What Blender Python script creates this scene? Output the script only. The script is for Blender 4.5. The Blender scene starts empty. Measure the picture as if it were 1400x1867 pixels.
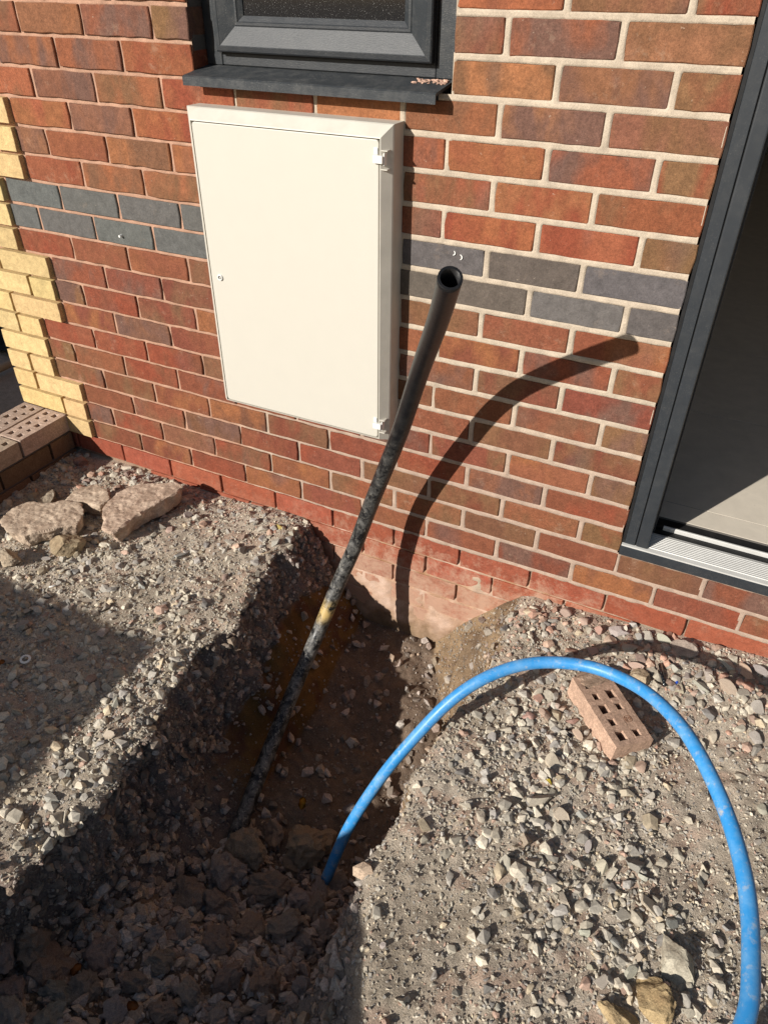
import bpy, bmesh, math, random
import numpy as np
from mathutils import Vector, Matrix

random.seed(7)
rng = np.random.default_rng(11)
scene = bpy.context.scene
COL = scene.collection

# ------------------------------------------------------------------ camera
CAM = np.array([0.42507, -1.65234, 1.50660])
RIGHT = np.array([0.8977642, 0.4403881, 0.0088168])
UP = np.array([-0.2679251, 0.5300787, 0.8045077])
BACK = np.array([0.3496220, -0.7246205, 0.5938767])
FPX = 1322.79
cd = bpy.data.cameras.new("camera")
cam = bpy.data.objects.new("camera", cd)
COL.objects.link(cam)
cam.matrix_world = Matrix(((RIGHT[0], UP[0], BACK[0], CAM[0]), (RIGHT[1], UP[1], BACK[1], CAM[1]),
                           (RIGHT[2], UP[2], BACK[2], CAM[2]), (0, 0, 0, 1)))
cd.sensor_fit = 'VERTICAL'
cd.sensor_height = 24.0
cd.lens = 24.0 * FPX / 1867.0
cd.clip_start = 0.02
cd.clip_end = 300.0
scene.camera = cam

# ------------------------------------------------------------------ light
SUN = Vector((0.52, 1.0, -0.52))            # direction the light travels
sun_el = math.atan2(0.52, math.hypot(0.52, 1.0))
world = bpy.data.worlds.new("World")
scene.world = world
world.use_nodes = True
wn = world.node_tree
bg = wn.nodes["Background"]
sky = wn.nodes.new("ShaderNodeTexSky")
sky.sky_type = 'NISHITA'
sky.sun_disc = False
sky.sun_elevation = sun_el
sky.sun_rotation = math.atan2(-0.52, -1.0)
wn.links.new(sky.outputs[0], bg.inputs[0])
bg.inputs[1].default_value = 0.05
sl = bpy.data.lights.new("sun", 'SUN')
sl.energy = 5.0
sl.angle = math.radians(0.53)
sl.color = (1.0, 0.955, 0.885)
so = bpy.data.objects.new("sun", sl)
COL.objects.link(so)
so.location = (-2.5, -5, 4)
so.rotation_euler = SUN.to_track_quat('-Z', 'Y').to_euler()
vs = scene.view_settings
vs.view_transform = 'Standard'
vs.look = 'None'
vs.gamma = 1.0
vs.use_curve_mapping = False
vs.exposure = 0.35


# ------------------------------------------------------------------ pixel -> point
def ray(px, py):
    return RIGHT * ((px - 700) / FPX) - UP * ((py - 933.5) / FPX) - BACK


def at_z(px, py, z):
    d = ray(px, py)
    return CAM + d * ((z - CAM[2]) / d[2])


def at_y(px, py, y):
    d = ray(px, py)
    return CAM + d * ((y - CAM[1]) / d[1])


def at_d(px, py, dep):
    return CAM + ray(px, py) * dep


# ------------------------------------------------------------------ noise
def vnoise(p, seed=0):
    p = np.asarray(p, float)
    i = np.floor(p).astype(np.int64)
    f = p - i
    u = f * f * f * (f * (f * 6 - 15) + 10)

    def h(a, b, c):
        n = a * 374761393 + b * 668265263 + c * 1440662683 + seed * 974634533
        n = (n ^ (n >> 13)) & 0xffffffff
        n = (n * 1274126177) & 0xffffffff
        n = (n ^ (n >> 16)) & 0xffff
        return n / 32767.5 - 1.0
    x, y, z = i[:, 0], i[:, 1], i[:, 2]
    ux, uy, uz = u[:, 0], u[:, 1], u[:, 2]
    r = 0
    for dx in (0, 1):
        for dy in (0, 1):
            for dz in (0, 1):
                w = (ux if dx else 1 - ux) * (uy if dy else 1 - uy) * (uz if dz else 1 - uz)
                r = r + w * h(x + dx, y + dy, z + dz)
    return r


def fbm(p, scale, octs=3, seed=0, gain=0.5):
    p = np.asarray(p, float) / scale
    r, a = 0, 1.0
    for o in range(octs):
        r = r + a * vnoise(p * (2.03 ** o) + 17.3 * o, seed + o)
        a *= gain
    return r


def sstep(a, b, x):
    t = np.clip((x - a) / (b - a), 0, 1)
    return t * t * (3 - 2 * t)


# ------------------------------------------------------------------ scene helpers
def tag(o, label=None, cat=None, group=None, kind=None):
    if label: o["label"] = label
    if cat: o["category"] = cat
    if group: o["group"] = group
    if kind: o["kind"] = kind
    return o


def empty(name, loc):
    o = bpy.data.objects.new(name, None)
    o.empty_display_size = 0.05
    o.location = loc
    COL.objects.link(o)
    return o


def adopt(o, parent):
    if parent is not None:
        o.parent = parent
        m = Matrix.Translation(parent.location) @ parent.rotation_euler.to_matrix().to_4x4()
        if parent.parent is not None:
            m = m_world(parent)
        o.matrix_parent_inverse = m.inverted()
    return o


def m_world(o):
    m = Matrix.Translation(o.location) @ o.rotation_euler.to_matrix().to_4x4() @ Matrix.Diagonal((*o.scale, 1))
    if o.parent is not None:
        m = m_world(o.parent) @ o.matrix_parent_inverse @ m
    return m


def link(name, me, mat, parent=None, loc=None):
    o = bpy.data.objects.new(name, me)
    if mat is not None and not me.materials:
        me.materials.append(mat)
    COL.objects.link(o)
    if loc is not None:
        o.location = loc
    adopt(o, parent)
    return o


def mesh_np(name, V, F, col=None, smooth=False):
    V = np.ascontiguousarray(V, np.float32)
    F = np.ascontiguousarray(F, np.int32)
    me = bpy.data.meshes.new(name)
    k = F.shape[1]
    me.vertices.add(len(V))
    me.vertices.foreach_set("co", V.ravel())
    me.loops.add(F.size)
    me.loops.foreach_set("vertex_index", F.ravel())
    me.polygons.add(len(F))
    me.polygons.foreach_set("loop_start", np.arange(0, F.size, k, dtype=np.int32))
    me.update(calc_edges=True)
    me.polygons.foreach_set("use_smooth", np.full(len(F), bool(smooth)))
    if col is not None:
        a = me.color_attributes.new("Col", 'FLOAT_COLOR', 'POINT')
        c = np.ones((len(V), 4), np.float32)
        c[:, :3] = col
        a.data.foreach_set("color", c.ravel())
    me.validate()
    return me


def bm_mesh(name, bm, smooth=False):
    me = bpy.data.meshes.new(name)
    bmesh.ops.recalc_face_normals(bm, faces=bm.faces[:])
    bm.to_mesh(me)
    bm.free()
    if smooth:
        for p in me.polygons: p.use_smooth = True
    return me


def box(name, x0, x1, y0, y1, z0, z1, mat, parent=None, bev=0.0015, seg=1):
    bm = bmesh.new()
    c = Vector(((x0 + x1) / 2, (y0 + y1) / 2, (z0 + z1) / 2))
    bmesh.ops.create_cube(bm, size=1.0)
    for v in bm.verts:
        v.co = Vector((v.co.x * (x1 - x0), v.co.y * (y1 - y0), v.co.z * (z1 - z0)))
    if bev:
        bmesh.ops.bevel(bm, geom=bm.edges[:], offset=bev, segments=seg, affect='EDGES', profile=0.6)
    return link(name, bm_mesh(name, bm), mat, parent, c)


def extrude_x(name, prof, x0, x1, mat, parent=None, nx=1, wob=0.0):
    """profile of (y,z) points run along x"""
    bm = bmesh.new()
    rows = []
    for i in range(nx + 1):
        x = x0 + (x1 - x0) * i / nx
        rows.append([bm.verts.new((x, y + random.uniform(-wob, wob), z + random.uniform(-wob, wob))) for y, z in prof])
    n = len(prof)
    for i in range(nx):
        for j in range(n):
            bm.faces.new((rows[i][j], rows[i][(j + 1) % n], rows[i + 1][(j + 1) % n], rows[i + 1][j]))
    bm.faces.new(rows[0][::-1])
    bm.faces.new(rows[-1])
    return link(name, bm_mesh(name, bm), mat, parent)


# ------------------------------------------------------------------ materials
class NT:
    def __init__(self, name, rough=0.8, spec=0.3):
        self.m = bpy.data.materials.new(name)
        self.m.use_nodes = True
        self.t = self.m.node_tree
        self.b = self.t.nodes["Principled BSDF"]
        self.b.inputs["Roughness"].default_value = rough
        self.b.inputs["Specular IOR Level"].default_value = spec

    def n(self, typ, **kw):
        nd = self.t.nodes.new(typ)
        for k, v in kw.items():
            if k.startswith("i_"):
                nd.inputs[k[2:].replace("_", " ")].default_value = v
            else:
                setattr(nd, k, v)
        return nd

    def l(self, a, b):
        self.t.links.new(a, b)

    def noise(self, vec, scale, detail=3, rough=0.55, dist=0.0):
        nd = self.n("ShaderNodeTexNoise")
        nd.inputs["Scale"].default_value = scale
        nd.inputs["Detail"].default_value = detail
        nd.inputs["Roughness"].default_value = rough
        nd.inputs["Distortion"].default_value = dist
        if vec is not None: self.l(vec, nd.inputs["Vector"])
        return nd.outputs["Fac"]

    def ramp(self, fac, p0, p1, c0=(0, 0, 0, 1), c1=(1, 1, 1, 1)):
        nd = self.n("ShaderNodeValToRGB")
        e = nd.color_ramp.elements
        e[0].position, e[1].position = p0, p1
        e[0].color, e[1].color = c0, c1
        self.l(fac, nd.inputs[0])
        return nd.outputs[0]

    def mix(self, fac, a, b, mode='MIX'):
        nd = self.n("ShaderNodeMix", data_type='RGBA', blend_type=mode)
        for s, v in ((nd.inputs[0], fac), (nd.inputs[6], a), (nd.inputs[7], b)):
            if isinstance(v, (int, float)): s.default_value = v
            elif isinstance(v, tuple): s.default_value = v if len(v) == 4 else (*v, 1)
            else: self.l(v, s)
        return nd.outputs[2]

    def math(self, op, a, b=0.0, c=None):
        nd = self.n("ShaderNodeMath", operation=op)
        for s, v in zip(nd.inputs, (a, b, c)):
            if v is None: continue
            if isinstance(v, (int, float)): s.default_value = v
            else: self.l(v, s)
        return nd.outputs[0]

    def modul(self, col, n, lo, hi):
        """scale a colour by lo..hi as the noise goes 0.3..0.7"""
        k = (hi - lo) / 0.4
        f = self.math('MULTIPLY_ADD', n, k, lo - 0.3 * k)
        nd = self.n("ShaderNodeVectorMath", operation='SCALE')
        if isinstance(col, tuple): nd.inputs[0].default_value = col[:3]
        else: self.l(col, nd.inputs[0])
        self.l(self.math('MAXIMUM', f, 0.05), nd.inputs["Scale"])
        return nd.outputs[0]

    def bump(self, h, strength, dist=0.002, prev=None):
        nd = self.n("ShaderNodeBump")
        nd.inputs["Strength"].default_value = strength
        nd.inputs["Distance"].default_value = dist
        self.l(h, nd.inputs["Height"])
        if prev is not None: self.l(prev, nd.inputs["Normal"])
        return nd.outputs[0]

    def vec(self, kind="Object", rand=True, scale=None):
        tc = self.n("ShaderNodeTexCoord").outputs[kind]
        if scale is not None:
            mp = self.n("ShaderNodeVectorMath", operation='MULTIPLY')
            self.l(tc, mp.inputs[0]); mp.inputs[1].default_value = scale
            tc = mp.outputs[0]
        if rand:
            oi = self.n("ShaderNodeObjectInfo")
            ad = self.n("ShaderNodeVectorMath", operation='ADD')
            sc = self.n("ShaderNodeVectorMath", operation='SCALE')
            cmb = self.n("ShaderNodeCombineXYZ")
            self.l(oi.outputs["Random"], cmb.inputs[0])
            m2 = self.math('FRACT', self.math('MULTIPLY', oi.outputs["Random"], 37.7))
            self.l(m2, cmb.inputs[1])
            m3 = self.math('FRACT', self.math('MULTIPLY', oi.outputs["Random"], 113.1))
            self.l(m3, cmb.inputs[2])
            self.l(cmb.outputs[0], sc.inputs[0]); sc.inputs["Scale"].default_value = 40.0
            self.l(tc, ad.inputs[0]); self.l(sc.outputs[0], ad.inputs[1])
            tc = ad.outputs[0]
        return tc

    def out(self, color=None, normal=None, rough=None):
        if color is not None: self.l(color, self.b.inputs["Base Color"])
        if normal is not None: self.l(normal, self.b.inputs["Normal"])
        if rough is not None: self.l(rough, self.b.inputs["Roughness"])
        return self.m


def mat_brick(name, pale=0.5, speck=0.5, tone=True, stain=False):
    t = NT(name, 0.88, 0.22)
    oi = t.n("ShaderNodeObjectInfo")
    base = oi.outputs["Color"]
    v = t.vec("Object", True)
    if tone:
        sec = t.n("ShaderNodeValToRGB")
        sec.color_ramp.interpolation = 'CONSTANT'
        e = sec.color_ramp.elements
        cols = [(0.21, 0.105, 0.056), (0.28, 0.082, 0.046), (0.18, 0.098, 0.078), (0.32, 0.13, 0.06), (0.25, 0.09, 0.052), (0.21, 0.105, 0.062)]
        e[0].color = (0.165, 0.080, 0.040, 1); e[0].position = 0
        e[1].color = (0.21, 0.054, 0.028, 1); e[1].position = 0.18
        for i, c in enumerate(cols[2:]):
            q = e.new(0.36 + i * 0.16); q.color = (c[0] * 0.76, c[1] * 0.72, c[2] * 0.66, 1)
        r2 = t.math('FRACT', t.math('MULTIPLY', oi.outputs["Random"], 19.37))
        t.l(r2, sec.inputs[0])
        vb = t.n("ShaderNodeVectorMath", operation='MULTIPLY')
        t.l(v, vb.inputs[0]); vb.inputs[1].default_value = (1.0, 1.0, 0.5)
        nb = t.noise(vb.outputs[0], 11.0, 3.0, 0.55, 0.3)
        base = t.mix(t.ramp(nb, 0.42, 0.60), base, sec.outputs[0])
        ne = t.noise(vb.outputs[0], 7.0, 2.0, 0.5)
        base = t.mix(t.math('MULTIPLY', t.ramp(ne, 0.62, 0.76), 0.45), base, (0.105, 0.074, 0.068))
        # darkened arrises from the kiln
    g = t.noise(v, 380, 3, 0.7)
    base = t.modul(base, g, 1 - 0.5 * speck, 1 + 0.5 * speck)
    gr = t.noise(v, 150, 4, 0.75)
    base = t.modul(base, gr, 1 - 0.45 * speck, 1 + 0.45 * speck)
    pit = t.noise(v, 210, 2, 0.5)
    base = t.mix(t.math('MULTIPLY', t.ramp(pit, 0.22, 0.30, (1, 1, 1, 1), (0, 0, 0, 1)), 0.6 * speck), base, (0.03, 0.018, 0.013))
    m = t.noise(v, 38, 5, 0.7)
    base = t.modul(base, m, 0.80, 1.2)
    if pale:
        pn = t.noise(v, 15, 6, 0.78, 0.3)
        base = t.mix(t.math('MULTIPLY', t.ramp(pn, 0.60, 0.82), pale), base, (0.46, 0.33, 0.23))
        sp = t.noise(v, 110, 3, 0.6)
        base = t.mix(t.math('MULTIPLY', t.ramp(sp, 0.70, 0.78), 0.6 * pale + 0.2), base, (0.52, 0.42, 0.32))
    if stain:
        # soil dust and slurry dried onto the footing, thicker lower down
        pos = t.n("ShaderNodeNewGeometry").outputs["Position"]
        sp = t.n("ShaderNodeSeparateXYZ"); t.l(pos, sp.inputs[0])
        n1 = t.noise(pos, 11, 6, 0.75, 0.5)
        n2 = t.noise(pos, 60, 5, 0.8)
        lowz = t.math('MULTIPLY_ADD', sp.outputs[2], -3.2, 0.28)
        side = t.ramp(t.math('ABSOLUTE', t.math('SUBTRACT', sp.outputs[0], -0.15)), 0.35, 0.60, (1, 1, 1, 1), (0.25, 0.25, 0.25, 1))
        f = t.math('ADD', t.math('MULTIPLY', t.math('SUBTRACT', n1, 0.5), 3.4), t.math('ADD', lowz, t.math('MULTIPLY', t.math('SUBTRACT', n2, 0.5), 1.6)))
        f = t.math('MULTIPLY', t.ramp(f, 0.05, 0.85), side)
        base = t.mix(t.math('MULTIPLY', f, 0.72), base, (0.44, 0.285, 0.20))
    bp = t.bump(g, 0.5, 0.0014)
    bp = t.bump(gr, 0.35, 0.002, bp)
    bp = t.bump(m, 0.5, 0.004, bp)
    return t.out(base, bp)


M = {}
M['brick'] = mat_brick('brick_face')
M['blue'] = mat_brick('blue_brick_face', pale=0.25, speck=0.35, tone=False)
M['quoin'] = mat_brick('buff_brick_face', pale=0.0, speck=0.35, tone=False)
M['eng'] = mat_brick('red_engineering_face', pale=0.55, speck=0.35, tone=False, stain=True)
M['brown'] = mat_brick('brown_brick_face', pale=0.2, speck=0.6, tone=False)


def mat_mortar():
    t = NT('mortar', 0.95, 0.1)
    a = t.n("ShaderNodeVertexColor", layer_name="Col").outputs[0]
    v = t.vec("Object", False)
    n1 = t.noise(v, 320, 4, 0.75)
    n2 = t.noise(v, 28, 4, 0.6)
    c = t.modul(a, n2, 0.84, 1.18)
    c = t.modul(c, n1, 0.79, 1.18)
    bp = t.bump(n1, 0.6, 0.002)
    bp = t.bump(n2, 0.5, 0.004, bp)
    return t.out(c, bp)


M['mortar'] = mat_mortar()


def mat_vcol(name, rough=0.95, s1=260, s2=40, b1=0.6, d1=0.003, spec=0.15, fine=0.55):
    t = NT(name, rough, spec)
    a = t.n("ShaderNodeVertexColor", layer_name="Col").outputs[0]
    v = t.vec("Object", False)
    n1 = t.noise(v, s1, 5, 0.75)
    n2 = t.noise(v, s2, 4, 0.6)
    c = t.modul(a, n1, 1 - fine * 0.7, 1 + fine * 0.75)
    c = t.modul(c, n2, 0.85, 1.14)
    bp = t.bump(n1, b1, d1)
    return t.out(c, bp)


M['soil'] = mat_vcol('soil_ground', 0.97, 300, 45, 0.9, 0.005, 0.08, 0.6)
M['gravel'] = mat_vcol('gravel_stone', 0.9, 210, 60, 0.35, 0.0015, 0.2, 0.4)
M['clods'] = mat_vcol('soil_clod_mix', 0.97, 240, 60, 0.8, 0.004, 0.08, 0.5)


def mat_rock(name, cols, s=60, bumpd=0.003, pale=0.3, objcol=False, b=0.7):
    t = NT(name, 0.93, 0.15)
    v = t.vec("Object", True)
    n0 = t.noise(v, s * 0.35, 3, 0.6)
    n1 = t.noise(v, s, 5, 0.7)
    n2 = t.noise(v, s * 6, 3, 0.7)
    if objcol:
        base = t.n("ShaderNodeObjectInfo").outputs["Color"]
        c = t.mix(t.ramp(n0, 0.4, 0.62), base, t.mix(1.0, base, (0.72, 0.68, 0.66), 'MULTIPLY'))
    else:
        c = t.mix(t.ramp(n0, 0.4, 0.62), (*cols[0], 1), (*cols[1], 1))
    c = t.modul(c, n1, 0.72, 1.25)
    c = t.modul(c, n2, 0.71, 1.25)
    bp = t.bump(n2, b, 0.0015)
    bp = t.bump(n1, b, bumpd, bp)
    return t.out(c, bp)


M['stone'] = mat_rock('limestone', None, 60, 0.002, objcol=True, b=0.4)
M['clod'] = mat_rock('earth_clod', None, 70, 0.005, objcol=True, b=0.9)
M['concrete'] = mat_rock('weathered_concrete', None, 55, 0.004, objcol=True, b=0.8)


def mat_plain(name, col, rough=0.5, spec=0.4, metal=0.0, dust=0.0, dcol=(0.5, 0.46, 0.4), grain=0.0, dscale=420, big=0.0, bigcol=None, clean=False):
    t = NT(name, rough, spec)
    t.b.inputs["Metallic"].default_value = metal
    v = t.vec("Object", True)
    c = (*col, 1)
    n = t.noise(v, 18, 4, 0.6)
    if clean: c = t.modul(c, n, 0.99, 1.01)
    else: c = t.modul(c, n, 0.93, 1.07)
    nrm = None
    if dust:
        d1 = t.noise(v, dscale, 2, 0.6)
        d2 = t.noise(v, 9, 3, 0.6)
        f = t.math('MULTIPLY', t.ramp(d1, 0.60, 0.72), t.math('MULTIPLY', t.ramp(d2, 0.35, 0.7), dust))
        c = t.mix(f, c, (*dcol, 1))
        film = t.math('MULTIPLY', t.ramp(t.noise(v, 30, 5, 0.7), 0.45, 0.8), dust * 0.25)
        c = t.mix(film, c, (*dcol, 1))
    if big:
        f = t.math('MULTIPLY', t.ramp(t.noise(v, 14, 5, 0.7, 0.4), 0.58, 0.72), big)
        c = t.mix(f, c, (*(bigcol or dcol), 1))
    if grain:
        vv = t.n("ShaderNodeVectorMath", operation='MULTIPLY')
        t.l(v, vv.inputs[0]); vv.inputs[1].default_value = (0.25, 1, 1)
        nrm = t.bump(t.noise(vv.outputs[0], 480, 2, 0.6), grain, 0.0006)
    return t.out(c, nrm)


M['frame'] = mat_plain('anthracite_upvc', (0.022, 0.026, 0.030), 0.42, 0.35, dust=0.3, grain=0.35)
M['frame_dusty'] = mat_plain('dusty_anthracite_upvc', (0.026, 0.029, 0.033), 0.5, 0.35, dust=0.22, grain=0.6, dcol=(0.34, 0.32, 0.29))
M['frame_alu'] = mat_plain('anthracite_powder_coat', (0.024, 0.028, 0.033), 0.45, 0.4, dust=0.12)
M['sill_dusty'] = mat_plain('dust_laden_sill', (0.030, 0.034, 0.038), 0.6, 0.3, dust=0.8, grain=0.6, dcol=(0.30, 0.285, 0.26))
M['black'] = mat_plain('black_rubber', (0.008, 0.008, 0.009), 0.6, 0.3, dust=0.1)
M['alu'] = mat_plain('mill_aluminium', (0.62, 0.61, 0.58), 0.4, 0.5, metal=0.25, dust=0.5, dcol=(0.45, 0.42, 0.36))
M['cream'] = mat_plain('cream_plastic', (0.525, 0.495, 0.43), 0.45, 0.4, clean=True, dust=0.0, grain=0.12, big=0.0, bigcol=(0.42, 0.36, 0.27))
M['cream_dirty'] = mat_plain('smudged_cream_plastic', (0.525, 0.495, 0.43), 0.5, 0.35, big=0.22, bigcol=(0.45, 0.37, 0.26))
M['greyplastic'] = mat_plain('grey_lock', (0.2, 0.19, 0.16), 0.5)
M['tile'] = mat_plain('porcelain_tile', (0.66, 0.59, 0.49), 0.45, 0.4, dust=0.25, dcol=(0.3, 0.28, 0.25), dscale=80)
M['grout'] = mat_plain('grout', (0.10, 0.09, 0.08), 0.9)
M['plaster'] = mat_plain('room_plaster', (0.28, 0.265, 0.25), 0.9)
M['shade_black'] = mat_plain('painted_shade_black', (0.006, 0.006, 0.007), 0.75, 0.1)  # near-black colour that stands in for deep shade past the corner
M['timber'] = mat_plain('pale_timber', (0.42, 0.33, 0.22), 0.8, grain=0.3)
M['white'] = mat_plain('white_plastic', (0.75, 0.74, 0.70), 0.5)
M['leaf_y'] = mat_plain('yellow_leaf', (0.42, 0.22, 0.015), 0.6)
M['leaf_o'] = mat_plain('orange_leaf', (0.34, 0.12, 0.025), 0.6)
M['bluechip'] = mat_plain('blue_plastic_scrap', (0.02, 0.08, 0.45), 0.5)
M['wrap'] = mat_plain('pallet_brick', (0.30, 0.13, 0.08), 0.8)


def mat_glass():
    t = NT('dusty_glass', 0.08, 0.5)
    t.b.inputs["Base Color"].default_value = (0.004, 0.005, 0.006, 1)
    v = t.vec("Object", False)
    d = t.noise(v, 520, 2, 0.6)
    f = t.ramp(d, 0.64, 0.74)
    c = t.mix(t.math('MULTIPLY', f, 0.8), (0.004, 0.005, 0.007), (0.55, 0.55, 0.52))
    r = t.math('MULTIPLY_ADD', f, 0.6, 0.07)
    return t.out(c, None, r)


M['glass'] = mat_glass()


def mat_bluepipe():
    t = NT('blue_water_pipe', 0.42, 0.45)
    v = t.vec("Object", False)
    n = t.noise(v, 22, 5, 0.7)
    n2 = t.noise(v, 70, 4, 0.7)
    c = t.mix(t.math('MULTIPLY', t.ramp(n, 0.42, 0.70), 0.6), (0.030, 0.235, 0.55), (0.17, 0.37, 0.60))
    c = t.mix(t.math('MULTIPLY', t.ramp(n2, 0.54, 0.70), 0.5), c, (0.40, 0.42, 0.40))
    c = t.mix(t.math('MULTIPLY', t.ramp(t.noise(v, 13, 5, 0.75), 0.61, 0.70), 0.75), c, (0.50, 0.42, 0.28))
    return t.out(c, t.bump(n2, 0.15, 0.001), t.math('MULTIPLY_ADD', n, 0.35, 0.25))


def mat_blackpipe():
    t = NT('black_service_duct', 0.45, 0.4)
    tc = t.n("ShaderNodeTexCoord").outputs["Object"]
    sp = t.n("ShaderNodeSeparateXYZ"); t.l(tc, sp.inputs[0])
    z = sp.outputs[2]
    n = t.noise(tc, 30, 5, 0.75, 0.6)
    n2 = t.noise(tc, 120, 4, 0.7)
    low = t.ramp(t.math('MULTIPLY_ADD', z, -0.75, 0.55), 0.05, 0.68)     # dirtier towards the trench
    f = t.math('MULTIPLY', t.ramp(n, 0.42, 0.66), t.math('MULTIPLY_ADD', low, 0.8, 0.03))
    c = t.mix(f, (0.007, 0.007, 0.008), (0.25, 0.24, 0.22))
    f2 = t.math('MULTIPLY', t.ramp(n2, 0.56, 0.70), t.math('MULTIPLY', low, 0.75))
    c = t.mix(f2, c, (0.44, 0.40, 0.33))
    # smear of yellow clay where it leaves the trench
    d = t.math('ABSOLUTE', t.math('SUBTRACT', z, -0.065))
    fy = t.math('MULTIPLY', t.ramp(d, 0.012, 0.040, (1, 1, 1, 1), (0, 0, 0, 1)), t.ramp(n, 0.36, 0.52))
    c = t.mix(fy, c, (0.46, 0.32, 0.12))
    return t.out(c, t.bump(n2, 0.3, 0.0015), t.math('MULTIPLY_ADD', f, 0.4, 0.38))


M['bluepipe'] = mat_bluepipe()
M['blackpipe'] = mat_blackpipe()

# ================================================================== GROUND
YK = np.array([-2.6, -2.0, -1.6, -1.35, -1.2, -1.05, -0.85, -0.65, -0.5, -0.35, -0.2, -0.08, 0.0])
RIML = np.array([-1.1, -0.92, -0.72, -0.62, -0.56, -0.54, -0.61, -0.645, -0.615, -0.64, -0.67, -0.65, -0.66])
SHX = np.array([-1.0, -0.87, -0.68, -0.595, -0.535, -0.505, -0.545, -0.575, -0.555, -0.575, -0.59, -0.565, -0.56])
SHZ = np.array([-0.01, -0.08, -0.10, -0.14, -0.2, -0.28, -0.33, -0.31, -0.24, -0.16, -0.14, -0.17, -0.2])
FTLX = np.array([-0.9, -0.78, -0.62, -0.57, -0.54, -0.46, -0.42, -0.425, -0.42, -0.42, -0.44, -0.44, -0.44])
FLZ = np.array([0.0, -0.10, -0.20, -0.265, -0.30, -0.37, -0.428, -0.425, -0.425, -0.40, -0.36, -0.345, -0.34])
FTRX = np.array([-0.3, -0.2, -0.10, -0.06, -0.05, -0.03, 0.01, 0.015, 0.02, 0.01, -0.06, -0.14, -0.18])
SRX = np.array([0.0, 0.05, 0.07, 0.08, 0.06, 0.035, 0.035, 0.035, 0.06, 0.07, 0.04, -0.02, -0.05])
SRZ = np.array([0.0, -0.05, -0.10, -0.12, -0.16, -0.2, -0.22, -0.24, -0.24, -0.22, -0.19, -0.17, -0.16])
RIMR = np.array([0.25, 0.25, 0.24, 0.20, 0.155, 0.085, 0.055, 0.050, 0.080, 0.105, 0.11, 0.10, 0.10])


def zleft(x, y):
    z = 0.010 * np.exp(-(y / 0.3) ** 2)
    z = z + 0.026 * np.exp(-((x + 0.72) / 0.16) ** 2 - ((y + 0.10) / 0.16) ** 2)
    z = z + 0.12 * np.exp(-((x + 0.76) / 0.16) ** 2 - ((y + 1.63) / 0.17) ** 2)
    return z


def zright(x, y):
    near = np.exp(-(y / 0.22) ** 2)
    z = near * (0.004 + 0.045 * sstep(0.15, 0.85, x))
    return z


def sheet_rows():
    a = np.linspace(-1.75, -0.006, 285)
    b = -1.75 - np.cumsum(np.linspace(0.03, 0.9, 24))
    b2 = b[-1] - np.cumsum(np.linspace(2, 9, 10))
    c = np.array([0.02, 0.06, 0.12, 0.25, 0.5, 0.8, 1.2, 2, 4, 8, 16, 32, 60])
    return np.concatenate([b2[::-1], b[::-1], a, c])


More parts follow.
